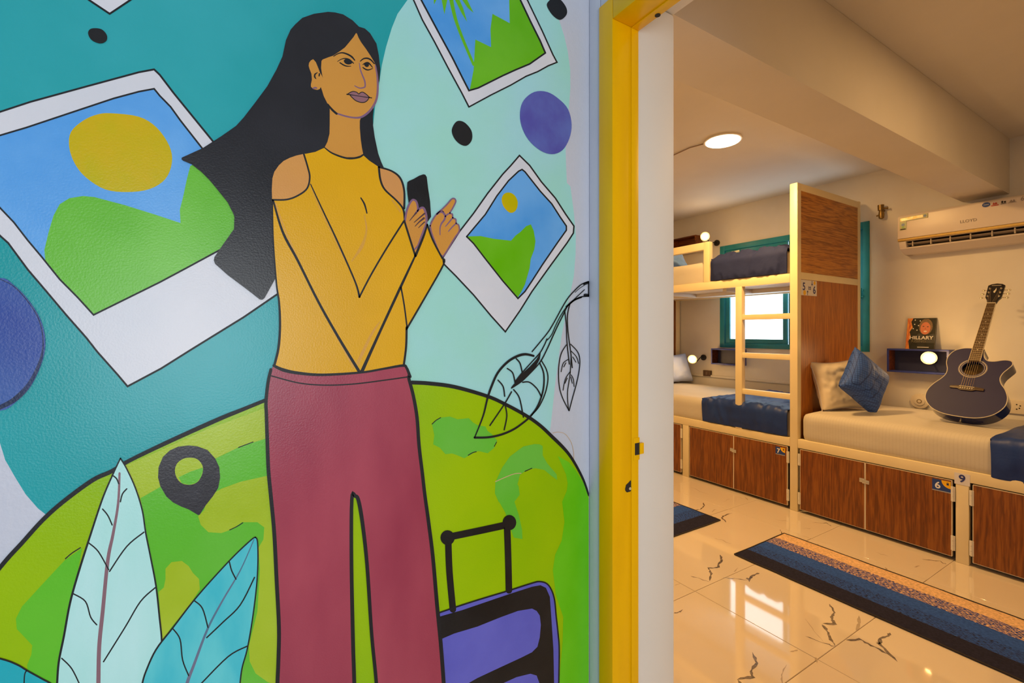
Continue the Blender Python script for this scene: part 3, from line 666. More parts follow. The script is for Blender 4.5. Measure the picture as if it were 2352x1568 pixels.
# ------------------------------------------------------------------ air conditioner
AX0, AX1 = -1.60, -.72; ay = 4.72
acw = mat('ac_white_plastic', (.72, .63, .57), .35)
ac = thing('air_conditioner', ((AX0+AX1)/2, YB, 2.06), 'white split air conditioner high on the back wall under the beam', 'air conditioner')
prof = [(YB, 2.365), (4.80, 2.368), (ay+.012, 2.36), (ay, 2.34), (ay-.002, 2.20), (ay+.004, 2.152)]
cap_ = [(YB, 2.366), (4.80, 2.366), (ay+.014, 2.355), (ay+.014, 2.138), (ay+.028, 2.100), (ay+.045, 2.080), (4.86, 2.045), (YB, 2.04)]
body = [(YB, 2.366), (4.80, 2.366), (ay+.014, 2.355), (ay+.014, 2.142), (ay+.075, 2.140), (ay+.10, 2.102), (ay+.030, 2.093), (ay+.034, 2.084), (4.86, 2.045), (YB, 2.04)]
MB().prism([(AX0+.004, y, z) for y, z in body], (AX1-AX0-.008, 0, 0)).build('housing', acw, ac)
for xa, xb in ((AX0+.002, AX0+.05), (AX1-.05, AX1-.002)): MB().prism([(xa, y, z) for y, z in cap_], (xb-xa, 0, 0)).build('end_cap', acw, ac, bevel=.006)
MB().prism([(AX0, y, z) for y, z in [(ay+.016, 2.36), (ay, 2.345), (ay-.003, 2.25), (ay-.001, 2.165), (ay+.016, 2.165)]], (AX1-AX0, 0, 0)).build('front_panel', acw, ac, bevel=.006)
MB().prism([(AX0, y, z) for y, z in [(ay+.016, 2.163), (ay, 2.163), (ay+.002, 2.15), (ay+.01, 2.144), (ay+.03, 2.144)]], (AX1-AX0, 0, 0)).build('gold_strip', mat('gold_chrome_strip', (.75, .52, .16), .25, metal=.7), ac)
dkv = mat('vent_shadow', (.05, .035, .025), .7)
MB().prism([(AX0+.05, y, z) for y, z in [(ay+.030, 2.1405), (ay+.074, 2.1385), (ay+.098, 2.1035), (ay+.050, 2.097), (ay+.050, 2.099), (ay+.094, 2.105), (ay+.072, 2.136), (ay+.030, 2.1385)]], (AX1-AX0-.1, 0, 0)).build('vent_slot', dkv, ac)
lv = mat('louvre_plastic', (.45, .38, .32), .5)
MB().prism([(AX0+.055, y, z) for y, z in [(ay+.028, 2.1235), (ay+.034, 2.1265), (ay+.066, 2.114), (ay+.064, 2.110)]], (AX1-AX0-.11, 0, 0)).build('louvre', lv, ac, bevel=.001)
for k in range(7):
    x = AX0+.085+k*.115
    MB().box((x, ay+.030, 2.098), (x+.007, ay+.05, 2.139)).build('vane', lv, ac)
ys = ay-.0045
stk_g = mat('green_gold_foil_sticker', (.22, .34, .2), .35, (.4, .36, .14), 30)
L_ = MB().prism([(AX0+.015, ys, 2.336), (AX0+.195, ys, 2.34), (AX0+.195, ys, 2.305), (AX0+.06, ys, 2.303), (AX0+.06, ys, 2.235), (AX0+.015, ys, 2.232)], (0, -.0006, 0)).build('energy_sticker', stk_g, ac, label='shiny green and gold L-shaped sticker')
MB().prism([(AX0+.02, ys-.0006, 2.330), (AX0+.165, ys-.0006, 2.333), (AX0+.165, ys-.0006, 2.313), (AX0+.02, ys-.0006, 2.308)], (0, -.0004, 0)).build('foil_band', mat('copper_foil', (.7, .35, .1), .35, (.75, .6, .4), 40, metal=.2), L_)
MB().box((AX0+.02, ys-.001, 2.236), (AX0+.055, ys-.0006, 2.245)).build('dark_line', dkv, L_); 
MB().tube([(AX0+.178, ys-.0006, 2.322), (AX0+.178, ys-.0012, 2.322)], .010, 16).tube([(AX0+.038, ys-.0006, 2.277), (AX0+.038, ys-.0012, 2.277)], .011, 16).build('blue_emblem', mat('emblem_blue', (.12, .2, .4), .4), L_)
MB().tube([(AX0+.038, ys-.0006, 2.256), (AX0+.038, ys-.0012, 2.256)], .009, 16).build('green_emblem', mat('emblem_green', (.2, .4, .08), .4), L_)
gtx = mat('grey_print', (.30, .25, .22), .5)
tx = pr(2224, 507, ys); text(0, 'LLOYD', (tx.x, ys-.0003, tx.z), (1.6, 0, 0), (0, 0, 1), .03, gtx, ac)
e = pr(2265, 470, ys)
em = MB(); em.M = Matrix.Translation((e.x, ys, e.z)) @ Matrix.Diagonal((1.25, 1, 1, 1))
em.tube([(0, 0, 0), (0, -.0006, 0)], .017, 24); em.build('blue_badge', mat('badge_blue', '#1d3f8a', .35), ac)
text(0, 'Coated', (e.x, ys-.001, e.z), (1, 0, 0), (0, 0, 1), .009, mat('badge_white', (.8, .8, .8), .5), ac)
r_ = mat('badge_red', '#b02a18', .45)
q = pr(2285, 468, ys); MB().prism([(q.x-.02, ys, q.z-.014), (q.x+.02, ys, q.z-.014), (q.x+.02, ys, q.z-.008), (q.x-.02, ys, q.z-.008)], (0, -.0005, 0)).prism([(q.x-.013, ys, q.z-.004), (q.x-.006, ys, q.z+.012), (q.x, ys, q.z), (q.x+.006, ys, q.z+.012), (q.x+.013, ys, q.z-.004)], (0, -.0005, 0)).build('red_symbol', r_, ac)
q = pr(2305, 464, ys); MB().box((q.x-.014, ys-.0005, q.z-.012), (q.x+.014, ys, q.z-.009)).box((q.x-.011, ys-.0005, q.z-.005), (q.x-.002, ys, q.z+.01)).box((q.x+.002, ys-.0005, q.z-.005), (q.x+.012, ys, q.z+.006)).build('black_symbol', blk, ac)
q = pr(2325, 461, ys); MB().box((q.x-.022, ys-.0005, q.z-.012), (q.x+.022, ys, q.z-.010)).prism([(q.x-.014, ys, q.z-.008), (q.x-.006, ys, q.z+.01), (q.x+.003, ys, q.z-.004), (q.x+.008, ys, q.z+.01), (q.x+.016, ys, q.z-.008)], (0, -.0005, 0)).build('black_symbol', gtx, ac)
q = pr(2344, 457, ys); text(0, '6.', (q.x, ys-.0003, q.z), (1, 0, 0), (0, 0, 1), .04, gtx, ac, align='LEFT')

# ------------------------------------------------------------------ rugs
def rug_mat(name, across, a, b):
    """stripes across the rug width measured between a (far, tan) and b (near, charcoal)"""
    m = bpy.data.materials.new(name); m.use_nodes = True; nt = m.node_tree; n = nt.nodes; L = nt.links
    bs = n['Principled BSDF']; bs.inputs['Roughness'].default_value = .95; bs.inputs['Specular IOR Level'].default_value = .15
    tc = n.new('ShaderNodeTexCoord'); sp = n.new('ShaderNodeSeparateXYZ'); L.new(tc.outputs['Object'], sp.inputs[0])
    mr = n.new('ShaderNodeMapRange'); mr.inputs['From Min'].default_value = a; mr.inputs['From Max'].default_value = b; L.new(sp.outputs[across], mr.inputs['Value'])
    mp = n.new('ShaderNodeMapping'); sc = [260, 260, 1]; sc[0 if across == 'Y' else 1] = 70; mp.inputs['Scale'].default_value = sc; L.new(tc.outputs['Object'], mp.inputs[0])
    nz = n.new('ShaderNodeTexNoise'); nz.inputs['Scale'].default_value = 1; nz.inputs['Detail'].default_value = 2; L.new(mp.outputs[0], nz.inputs['Vector'])
    def ramp(stops, src, const=True):
        r = n.new('ShaderNodeValToRGB'); r.color_ramp.interpolation = 'CONSTANT' if const else 'LINEAR'; e = r.color_ramp.elements
        e[0].position = stops[0][0]; e[0].color = (*stops[0][1], 1); e[1].position = stops[1][0]; e[1].color = (*stops[1][1], 1)
        for p, c in stops[2:]: k = e.new(p); k.color = (*c, 1)
        L.new(src, r.inputs[0]); return r
    tan, bl_, ch, mid = (.80, .52, .30), (.035, .10, .44), (.022, .022, .05), (.035, .09, .21)
    ad = n.new('ShaderNodeMath'); ad.operation = 'MULTIPLY_ADD'; ad.inputs[1].default_value = .03; L.new(nz.outputs['Fac'], ad.inputs[0]); L.new(mr.outputs[0], ad.inputs[2])
    base = ramp([(0, tan), (.42, bl_), (.79, ch)], ad.outputs[0])
    other = ramp([(0, tan), (.22, (.03, .06, .30)), (.42, bl_), (.60, ch)], ad.outputs[0])
    dens = ramp([(0, (0, 0, 0)), (.22, (.53, .53, .53)), (.42, (0, 0, 0)), (.60, (.46, .46, .46)), (.79, (0, 0, 0))], ad.outputs[0])
    lt = n.new('ShaderNodeMath'); lt.operation = 'LESS_THAN'; L.new(nz.outputs['Fac'], lt.inputs[0]); L.new(dens.outputs[0], lt.inputs[1])
    mx = n.new('ShaderNodeMix'); mx.data_type = 'RGBA'; L.new(lt.outputs[0], mx.inputs[0]); L.new(base.outputs[0], mx.inputs[6]); L.new(other.outputs[0], mx.inputs[7])
    n2 = n.new('ShaderNodeTexNoise'); n2.inputs['Scale'].default_value = 90; L.new(tc.outputs['Object'], n2.inputs['Vector'])
    m2 = n.new('ShaderNodeMix'); m2.data_type = 'RGBA'; m2.blend_type = 'MULTIPLY'; m2.inputs[0].default_value = .6; L.new(mx.outputs[2], m2.inputs[6])
    r2 = ramp([(.3, (.55, .55, .55)), (.7, (1.25, 1.25, 1.25))], n2.outputs['Fac'], False); L.new(r2.outputs[0], m2.inputs[7]); L.new(m2.outputs[2], bs.inputs['Base Color'])
    bp = n.new('ShaderNodeBump'); bp.inputs['Strength'].default_value = .6; bp.inputs['Distance'].default_value = .004
    n3 = n.new('ShaderNodeTexNoise'); n3.inputs['Scale'].default_value = 400; L.new(tc.outputs['Object'], n3.inputs['Vector']); L.new(n3.outputs['Fac'], bp.inputs['Height']); L.new(bp.outputs[0], bs.inputs['Normal'])
    return m
def rug(x0, x1, y0, y1, m, label, hemy, edge):
    t = thing('rug', ((x0+x1)/2, (y0+y1)/2, .0005), label, 'rug')
    nx, ny = 60, 24; vs = []; fs = []
    for j in range(ny+1):
        for i in range(nx+1):
            x = x0+(x1-x0)*i/nx; y = y0+(y1-y0)*j/ny
            wob = .004*noise.noise(Vector((x*7, y*7, 1)))
            e = min(i, nx-i, j, ny-j)
            vs.append((x+wob, y+wob*1.3, .004+(.005 if e else .001)+.0015*noise.noise(Vector((x*12, y*12, 0)))))
    for j in range(ny):
        for i in range(nx): k = j*(nx+1)+i; fs.append((k, k+1, k+nx+2, k+nx+1))
    rim = [i for i in range(nx)]+[j*(nx+1)+nx for j in range(ny)]+[ny*(nx+1)+i for i in range(nx, 0, -1)]+[j*(nx+1) for j in range(ny, 0, -1)]
    b = len(vs); vs += [(vs[k][0], vs[k][1], .0008) for k in rim]; R = len(rim)
    fs += [(rim[i], b+i, b+(i+1) % R, rim[(i+1) % R]) for i in range(R)]; fs.append(tuple(b+i for i in reversed(range(R))))
    MB().add(vs, fs).build('pile', m, t, smooth=True)
    pts = [(vs[k][0], vs[k][1], .006) for k in rim]+[(vs[rim[0]][0], vs[rim[0]][1], .006)]
    MB().tube(pts, .0035, 6, cap=False).build('hem', mat('black_rug_hem', (.03, .022, .02), .8), t, smooth=True)
rug(-1.75, -.05, 2.71, 3.285, rug_mat('striped_rug_pile', 'Y', (3.285-2.71)/2, -(3.285-2.71)/2), 'long tan, blue and charcoal striped rug before the right bed', 'y', 0)
rug(-2.70, -2.12, 1.9, 3.115, rug_mat('striped_rug_pile_turned', 'X', -.29, .29), 'blue and charcoal striped rug at the doorway edge, left of the long rug', 'x', 0)

# ------------------------------------------------------------------ guitar
Ld = Vector((.052, .545, .838)).normalized(); Wd = Vector((1, 0, 0)); Wd = (Wd-Ld*Wd.dot(Ld)).normalized(); Nd = Wd.cross(Ld)
G0 = Vector((-1.075, 4.225, .784)); TH = .10
gt = thing('guitar', tuple(G0), 'navy cutaway acoustic guitar leaning on the wall, standing on the mattress', 'guitar')
def g(w, l, d=0): return G0+Wd*w+Ld*l+Nd*(TH+d)      # d = 0: face of the top
out = [(0,0),(.09,.008),(.160,.045),(.203,.11),(.207,.175),(.186,.235),(.160,.275),(.148,.315),(.155,.355),(.174,.392),(.188,.422),(.182,.447),(.160,.455),(.135,.452),(.100,.440),(.066,.440),(.045,.462),(.034,.50),
       (.030,.528),(-.03,.532),(-.08,.528),(-.125,.503),(-.148,.455),(-.148,.405),(-.133,.355),(-.132,.315),(-.148,.275),(-.182,.225),(-.205,.17),(-.203,.105),(-.160,.042),(-.09,.008)]
O = [(v.x*.965, v.y) for v in spline([Vector((a, b, 0)) for a, b in out], True, 5)]
navt = mat('navy_matt_top', (.022, .022, .092), .5, (.026, .026, .10), 6, spec=.25)
navs = mat('navy_gloss_side', (.010, .018, .11), .18, coat=.6)
def loop(s, d): return [g(w*s, .27+(l-.27)*s, d) for w, l in O]
n_ = len(O)
sd = MB(); A = loop(1, -TH); B = loop(1, -.001); sd.add(A+B, [(i, (i+1) % n_, n_+(i+1) % n_, n_+i) for i in range(n_)]); sd.build('side', navs, gt, smooth=True)
MB().add(A, [tuple(t_) for t_ in tessellate_polygon([A])]).build('back', navs, gt)
# top with the sound hole cut out
HC = (.0, .372); HRr = .052; K = 48
inner = [(HC[0]+HRr*math.cos(2*math.pi*k/K), HC[1]+HRr*math.sin(2*math.pi*k/K)) for k in range(K)]
T1 = [g(w, l, 0) for w, l in O]; T2 = [g(w, l, 0) for w, l in inner]
tri = tessellate_polygon([[Vector((w, l, 0)) for w, l in O], [Vector((w, l, 0)) for w, l in inner]])
tp = MB().add(T1+T2, [tuple(q) for q in tri]); T3 = [g(w, l, -.004) for w, l in inner]
nn = len(T1); tp.add(T2+T3, [(i, (i+1) % K, K+(i+1) % K, K+i) for i in range(K)]); tp.build('top', navt, gt)
MB().add([g(w*1.6, HC[1]+(l-HC[1])*1.6, -.085) for w, l in inner], [tuple(range(K))]).build('inner_back', mat('amber_inside_wood', (.42, .26, .08), .7, (.3, .17, .05), 30), gt)
def ring(r, w_, name, m):
    mb = MB(); a = [g(HC[0]+r*math.cos(2*math.pi*k/K), HC[1]+r*math.sin(2*math.pi*k/K), .0004) for k in range(K)]
    b = [g(HC[0]+(r+w_)*math.cos(2*math.pi*k/K), HC[1]+(r+w_)*math.sin(2*math.pi*k/K), .0004) for k in range(K)]
    return mb.add(a+b, [(i, (i+1) % K, K+(i+1) % K, K+i) for i in range(K)]).build(name, m, gt)
ivory = mat('ivory_binding', (.68, .62, .50), .4)
ring(.066, .0026, 'rosette', ivory); ring(.058, .0014, 'rosette', ivory); ring(.0715, .0012, 'rosette', ivory)
MB().tube([g(w, l, .0) for w, l in O]+[g(*O[0], 0)], .0024, 6, cap=False).build('binding', ivory, gt, smooth=True)
rose = mat('dark_rosewood', (.055, .030, .014), .45, (.09, .05, .02), 40, stretch=(1, 6, 1))
def gp(mb, pts, d0, d1): return mb.prism([g(w, l, d0) for w, l in pts], Nd*(d1-d0))
gp(MB(), [(-.085,.205),(-.045,.205),(-.03,.196),(.03,.196),(.045,.205),(.085,.205),(.085,.222),(.04,.228),(-.04,.228),(-.085,.222)], .0005, .009).build('bridge', rose, gt, bevel=.0015)
gp(MB(), [(-.038,.2235),(.038,.2205),(.038,.2235),(-.038,.2265)], .009, .0125).build('saddle', ivory, gt)
for k in range(6):
    x = -.029+k*.0116; MB().tube([g(x, .2105, .008), g(x, .2105, .013)], .0033, 10).build('bridge_pin', ivory, gt)
NUT = .905; FE = .425; wf = lambda l: .0285-(l-FE)/(NUT-FE)*.0065
gp(MB(), [(-wf(FE), FE), (wf(FE), FE), (wf(NUT), NUT), (-wf(NUT), NUT)], .001, .012).build('fingerboard', rose, gt)
for sg in (-1, 1):
    gp(MB(), [(sg*wf(FE), FE), (sg*(wf(FE)+.0018), FE), (sg*(wf(NUT)+.0018), NUT), (sg*wf(NUT), NUT)], .002, .012).build('neck_binding', ivory, gt)
nk = MB(); rows = []
for l in (.50, .56, .7, .85, .93, .955):
    w = wf(min(l, NUT)); dep = .055 if l < .55 else .024
    rows.append([g(w*math.cos(a), l, .001-dep*math.sin(a)*(1)) for a in [math.pi*k/10 for k in range(11)]])
vs = [p for r_2 in rows for p in r_2]; fs = [(a*11+b, a*11+b+1, (a+1)*11+b+1, (a+1)*11+b) for a in range(5) for b in range(10)]
nk.add(vs, fs+[tuple(range(11)), tuple(range(55, 66))]).build('neck', mat('dark_neck_wood', (.05, .02, .01), .3), gt, smooth=True)
frm = mat('fret_wire', (.5, .42, .28), .45, metal=.7); sc_len = NUT-.222
for k in range(1, 21):
    l = NUT-sc_len*(1-2**(-k/12))
    if l < FE+.003: break
    MB().tube([g(-wf(l)-.001, l, .0122), g(wf(l)+.001, l, .0122)], .0011, 6).build('fret', frm, gt)
for k in (3, 5, 7, 9, 12, 15):
    l = NUT-sc_len*(1-2**(-(k-.5)/12)); MB().tube([g(0, l, .012), g(0, l, .0125)], .003, 10).build('fret_dot', ivory, gt)
gp(MB(), [(-.0225, NUT), (.0225, NUT), (.0225, NUT+.006), (-.0225, NUT+.006)], .004, .0155).build('nut', ivory, gt)
blackg = mat('black_gloss_headstock', (.012, .011, .014), .2, coat=.5)
hd = gp(MB(), [(-.023,NUT+.006),(.023,NUT+.006),(.030,NUT+.035),(.041,NUT+.055),(.044,NUT+.16),(.028,NUT+.172),(.0,NUT+.178),(-.028,NUT+.172),(-.044,NUT+.16),(-.041,NUT+.055),(-.030,NUT+.035)], -.008, .008).build('headstock', blackg, gt, bevel=.0015)
chrome = mat('gold_chrome_tuner', (.75, .68, .5), .25, metal=.9)
for i, dl in enumerate((.065, .098, .131)):
    for sg in (-1, 1):
        x = sg*.029; l = NUT+dl
        MB().tube([g(x, l, .008), g(x, l, .010), g(x, l, .010), g(x, l, .020)], [.006, .006, .0032, .0032], 12).tube([g(x, l, -.012), g(sg*.058, l, -.012)], .0024, 8).build('tuning_peg', chrome, hd)
        mb = MB(); mb.M = Matrix.Translation(g(sg*.066, l, -.012)) @ Matrix((Wd, Ld, Nd)).transposed().to_4x4(); mb.ball((0, 0, 0), (.010, .007, .0045), 12, 8).build('peg_button', chrome, hd, smooth=True)
strm = mat('bronze_string', (.45, .33, .2), .5, metal=.7)
for k in range(6):
    xb = -.029+k*.0116; xn = -.0185+k*.0074; sg = -1 if k < 3 else 1; dl = (.065, .098, .131)[k if k < 3 else 5-k]
    MB().tube([g(xb, .2115, .011), g(xb, .224, .0135), g(xn, NUT+.003, .0160), g(sg*.0255, NUT+dl, .013)], .0004+.00008*(5-k), 5).build('string', strm, gt)
gp(MB(), [(-.004,NUT+.095),(.002,NUT+.095),(.006,NUT+.12),(.003,NUT+.14),(-.001,NUT+.12),(-.008,NUT+.108)], .0081, .0086).build('inlay', ivory, hd)
gp(MB(), [(-.024,NUT+.158),(.024,NUT+.158),(.024,NUT+.161),(-.024,NUT+.161)], .0081, .0086).build('inlay', ivory, hd)
MB().tube([g(0, .0, -.05), g(0, -.012, -.05), g(0, -.016, -.05)], [.005, .004, .008], 14).build('strap_button', chrome, gt)
# ================================================================== MURAL (flat paint on wall_left)
mural = thing('mural', (XM, 0, .9), 'colourful mural of a long-haired woman, photo prints and globe on the left wall', 'mural')
LAYER = [0]
CROPS = dict(A=(0, 0, 3.1357), B=(560, 0, 3.734), C=(0, 450, 3.1357), D=(560, 330, 2.75), E=(900, 0, 3.734), F=(900, 380, 3.734), G=(900, 780, 3.92),
             H=(0, 950, 2.5375), I=(560, 1080, 2.8), J=(660, 80, 7.467), K=(900, 390, 6.818), L=(1060, 640, 4.127), P=(0, 0, 1))
def cv_(k, pts): ox, oy, s = CROPS[k]; return [(ox+x/s, oy+y/s) for x, y in pts]
def paint(name, c, c2=None, sc=6, st=(1, 1, 1), rough=.28, ramp=(.35, .65), bump=.08, gain=1):
    return mat(name, c, rough, c2 or c, sc, stretch=st, bump=bump, bscale=380, spec=.28, gain=gain*MG, ramp=ramp)
MG = 1.2
def onwall(p, off): q = unproj(p[0], p[1], 0, XM); return Vector((XM+off, q.y, q.z))
def shape(name, k, pts, m, parent=None, sm=0, label=None):
    LAYER[0] += 1; off = .00003*LAYER[0]
    P2 = cv_(k, pts) if k else pts
    if sm: P2 = [(v.x, v.y) for v in spline([Vector((*p, 0)) for p in P2], True, sm)]
    P2 = [(min(x, 1351.5), y) for x, y in P2]
    W = [onwall(p, off) for p in P2]
    mb = MB().add(W, [tuple(t) for t in tessellate_polygon([[Vector((x, y, 0)) for x, y in P2]])])
    return mb.build(name, m, parent or mural, label=label)
def strokes(name, lst, m, parent=None, label=None):
    """lst of (crop, points, width in photo pixels[, smooth])"""
    LAYER[0] += 1; off = .00003*LAYER[0]; mb = MB()
    for it in lst:
        k, pts, w = it[:3]; sm = it[3] if len(it) > 3 else 5
        v, f = ribbon2(cv_(k, pts), w, sm=sm)
        mb.add([onwall((min(a.x, 1351.8), a.y), off) for a in v], f)
    return mb.build(name, m, parent or mural, label=label)
ink = paint('black_mural_ink', '#18191c', None, rough=.45)
tealp = paint('teal_mural_paint', '#108f93', '#3aa6b0', 2.2, (1, 1, 1), ramp=(.3, .7))
mint = paint('mint_mural_paint', '#94cfc0', '#9bced6', 3, ramp=(.35, .65))
phw = paint('print_border_white', '#c6c9d2', '#cfcfd6', 5)
sky_ = paint('print_sky_blue', '#4590d6', '#63a2de', 7)
hill = paint('hill_green', '#58aa22', '#6ab63c', 8)
hill2 = paint('vivid_hill_green', '#5aa800', '#66b01e', 8)
sunp = paint('ochre_yellow_sun', '#b4a800', '#c8a410', 12)
mauve = paint('mauve_outline', '#7f5c70', '#75597a', 20)

shape('teal_field', 'P', [(-330,-420),(1010,-420),(936,0),(913,32),(900,64),(887,107),(877,150),(870,198),(862,240),(845,400),(800,900),(640,1000),(260,1230),(200,1230),(106,1182),(87,1167),(59,1135),(35,1096),(12,1056),(0,1017),(-60,980),(-330,940)], tealp)
shape('mint_field', 'P', [(945,0),(1010,-420),(1180,-420),(1250,-100),(1285.6,51),(1296,83),(1304,118),(1309.7,161),(1310,203),(1307,241),(1299,335),(1300,375),(1302,420),(1310,428),(1318,487),(1322.6,540),(1322,583),(1318,634),(1304,701),(1290,770),(1286,800),(1282,831),(1275,882),(1267,958),(1262,1000),(1180,1000),(900,950),(800,900),(845,400),(862,240),(870,198),(877,150),(887,107),(900,64),(913,32),(936,0)], mint)

def photo(outer, inner, k, label, body, ow=4, iw=3.6, oink=None, iink=None):
    b = shape('photo_print', k, outer, phw, label=label)
    shape('print_sky', k, inner, sky_, b)
    for nm, pts, m, sm in body: 
        if nm == 'palm_trunk': strokes(nm, [(k, pts, sm)], m, b)
        else: shape(nm, k, pts, m, b, sm)
    for o in (oink or [outer+[outer[0]]]): strokes('outline', [(k, o, ow, 1)], ink, b)
    for o in (iink or [inner+[inner[0]]]): strokes('inner_outline', [(k, o, iw, 1)], ink, b)
def Aa(p): return [(x*CROPS['A'][2], y*CROPS['A'][2]) for x, y in p]
# big print on the left
o1 = [(-60,275),(0,257),(70,234),(201,198),(319,166),(354,159.5),(367,172),(399,214),(491,327),(600,470),(660,560),(636,676),(560,728),(440,802),(370,846),(293,887),(271,861),(223,807),(198,775),(153,724),(105,667),(64,619),(30,573),(19,558),(0,541),(-110,400)]
i1 = [(-45,328),(0,311),(60.6,293),(159.5,260),(261.5,226),(319,210.5),(354,204),(367,220),(392,245.5),(414.6,277),(464,340),(560,460),(570,540),(501,576),(427,616),(367,648),(303,679.6),(215,723),(178.6,683),(137,641),(96,590),(64,552),(32,510.6),(0,477),(-70,395)]
photo(o1, i1, 'P', 'largest painted photo print, with a big yellow sun and green hill, left of the woman', [
 ('print_sun', [(255,260),(319,268),(360,293),(389,335),(395,373),(380,411),(344,434),(294,441),(242,435),(198,408),(172,376),(159,338),(163,303),(191,277),(223,263)], sunp, 4),
 ('print_hill', [(102,574),(111.6,533),(123,495),(137,469),(159.5,455),(191,450),(217,452.5),(287,471),(351,491),(414.6,512),(413,482),(421,450),(429,412),(437,381),(446,377),(560,430),(570,540),(501,576),(427,616),(367,648),(303,679.6),(215,723),(178.6,683),(137,641),(104,598)], hill, 0)],
 4.4, 4, [o1[:10], o1[11:]+[o1[0]]], [i1[:12], i1[12:]+[i1[0]]])
photo([(150,-45),(204,0),(252,32),(300,0),(380,-60),(260,-140)], [(180,-60),(252,-20),(330,-70),(260,-120)], 'P', 'corner of a painted photo print at the top left edge of the mural', [], 4.5)
o3 = [(40,-300),(185,0),(260,170),(365,360),(480,580),(600,800),(660,918),(850,815),(1020,730),(1150,655),(1250,615),(1340,565),(1415,535),(1380,470),(1290,270),(1160,0),(1020,-300)]
i3 = [(110,-280),(250,0),(400,280),(520,500),(600,660),(660,778),(740,755),(860,695),(950,650),(1060,600),(1180,550),(1315,455),(1270,350),(1190,190),(1100,0),(960,-280)]
photo(o3, i3, 'E', 'painted photo print with palm tree and jagged green hills at the top right', [
 ('print_hill', [(668,768),(700,600),(715,340),(850,405),(845,250),(862,120),(1010,200),(1005,0),(1010,-100),(1060,-90),(1100,0),(1190,190),(1270,350),(1315,455),(1180,550),(1060,600),(950,650),(860,695),(740,755)], hill2, 0),
 ('palm_trunk', [(500,-50),(520,60),(550,180),(605,330),(700,555)], hill2, [10, 9, 8, 7, 6.5, 6]),
 ('palm_frond', [(420,-30),(480,-30),(450,125)], hill2, 0), ('palm_frond', [(525,-30),(570,-20),(610,70),(645,190),(600,120)], hill2, 0), ('palm_frond', [(580,-30),(640,-10),(700,112),(650,70)], hill2, 0), ('palm_frond', [(355,-30),(395,-30),(362,40)], hill2, 0)], 3.2, 3.8, None, None)
o4 = [(430,800),(580,565),(700,410),(820,240),(950,75),(1020,0),(1093,-85),(1180,0),(1280,140),(1400,280),(1490,420),(1560,520),(1555,580),(1500,665),(1350,870),(1200,1080),(1100,1240),(972,1425),(850,1290),(700,1110),(550,950),(445,845)]
i4 = [(640,610),(800,420),(900,260),(1000,130),(1085,50),(1115,35),(1140,55),(1270,220),(1370,330),(1440,440),(1495,520),(1495,555),(1420,660),(1290,850),(1200,990),(1140,1080),(1080,1140),(950,990),(800,800),(700,670)]
photo(o4, i4, 'F', 'small tilted painted photo print right of the woman\'s hands', [
 ('print_sun', [(940,290),(960,245),(1005,232),(1050,255),(1078,310),(1070,370),(1040,403),(1000,400),(955,350)], sunp, 4),
 ('print_hill', [(645,608),(760,605),(870,628),(1020,645),(1060,600),(1100,570),(1150,520),(1190,505),(1215,560),(1230,650),(1220,720),(1190,800),(1180,880),(1140,1020),(1110,1080),(1080,1130),(950,990),(800,800),(700,670)], hill2, 0)], 3.4, 3.4)
# dots and circles
shape('black_dot', 'A', [(635,240),(660,208),(730,212),(770,255),(765,298),(720,315),(660,290)], ink, sm=5, label='black dot below the corner print at the top left')
shape('black_dot', 'E', [(513,1110),(555,1042),(620,1050),(680,1120),(685,1200),(640,1250),(580,1235),(530,1180)], ink, sm=5, label='black dot above the small tilted print')
shape('black_dot', 'E', [(1328,50),(1350,5),(1390,-15),(1445,0),(1495,70),(1495,130),(1440,172),(1375,130)], ink, sm=5, label='black dot at the top right edge of the mural')
shape('purple_circle', 'E', [(1098,960),(1130,860),(1220,790),(1330,790),(1430,850),(1510,940),(1540,1070),(1520,1190),(1460,1290),(1370,1323),(1270,1290),(1170,1200),(1110,1080)], paint('violet_paint', '#4f4fa0', '#5a68b0', 14), sm=4)
nc = shape('navy_circle', 'C', [(0,590),(100,640),(200,740),(290,880),(328,1030),(310,1180),(230,1360),(120,1480),(0,1545),(-250,1500),(-420,1250),(-430,900),(-250,650)], paint('navy_circle_paint', '#2f4590', '#3f5c9c', 5), sm=4)
strokes('rim', [('C', [(5,600),(100,650),(195,750),(278,880),(312,1030),(295,1180),(215,1350),(110,1462),(0,1522)], [1.5, 2, 2.5, 3, 8, 12, 10])], paint('dark_navy_paint', '#22305c', '#1c2640', 20), nc)
# globe
lime = paint('lime_globe_paint', '#86ae00', '#93b400', 4); land = paint('globe_land_green', '#58ae28', '#64b23c', 6); lite = paint('globe_light_band', '#98b01c', '#a6bc38', 6)
GL = [(-330,1760),(-120,1455),(0,1303),(51,1246),(98,1194),(146,1151),(213,1102),(256,1082),(292,1060),(355,1029),(433,993),(512,958),(552,942),(611,918),(780,880),(946,878),(984,880),(1043,888),(1117,909),(1158,927),(1206,953),(1239,976),(1267,1002),(1298,1033),(1318,1061),(1339,1101),(1351.5,1137)]
gb = shape('painted_globe', 'P', GL+[(1351.5,1900),(-330,1900)], lime, label='huge lime green globe behind the woman')
shape('light_band', 'H', [(735,300),(900,228),(1200,92),(1560,-40),(1560,140),(1400,190),(1250,260),(1100,340),(960,410),(820,490),(770,400)], lite, gb)
shape('globe_land', 'H', [(820,490),(960,410),(1100,340),(1250,263),(1400,190),(1560,140),(1620,400),(1640,1650),(1000,1650),(935,1300),(840,600)], land, gb, label='green land left of the woman')
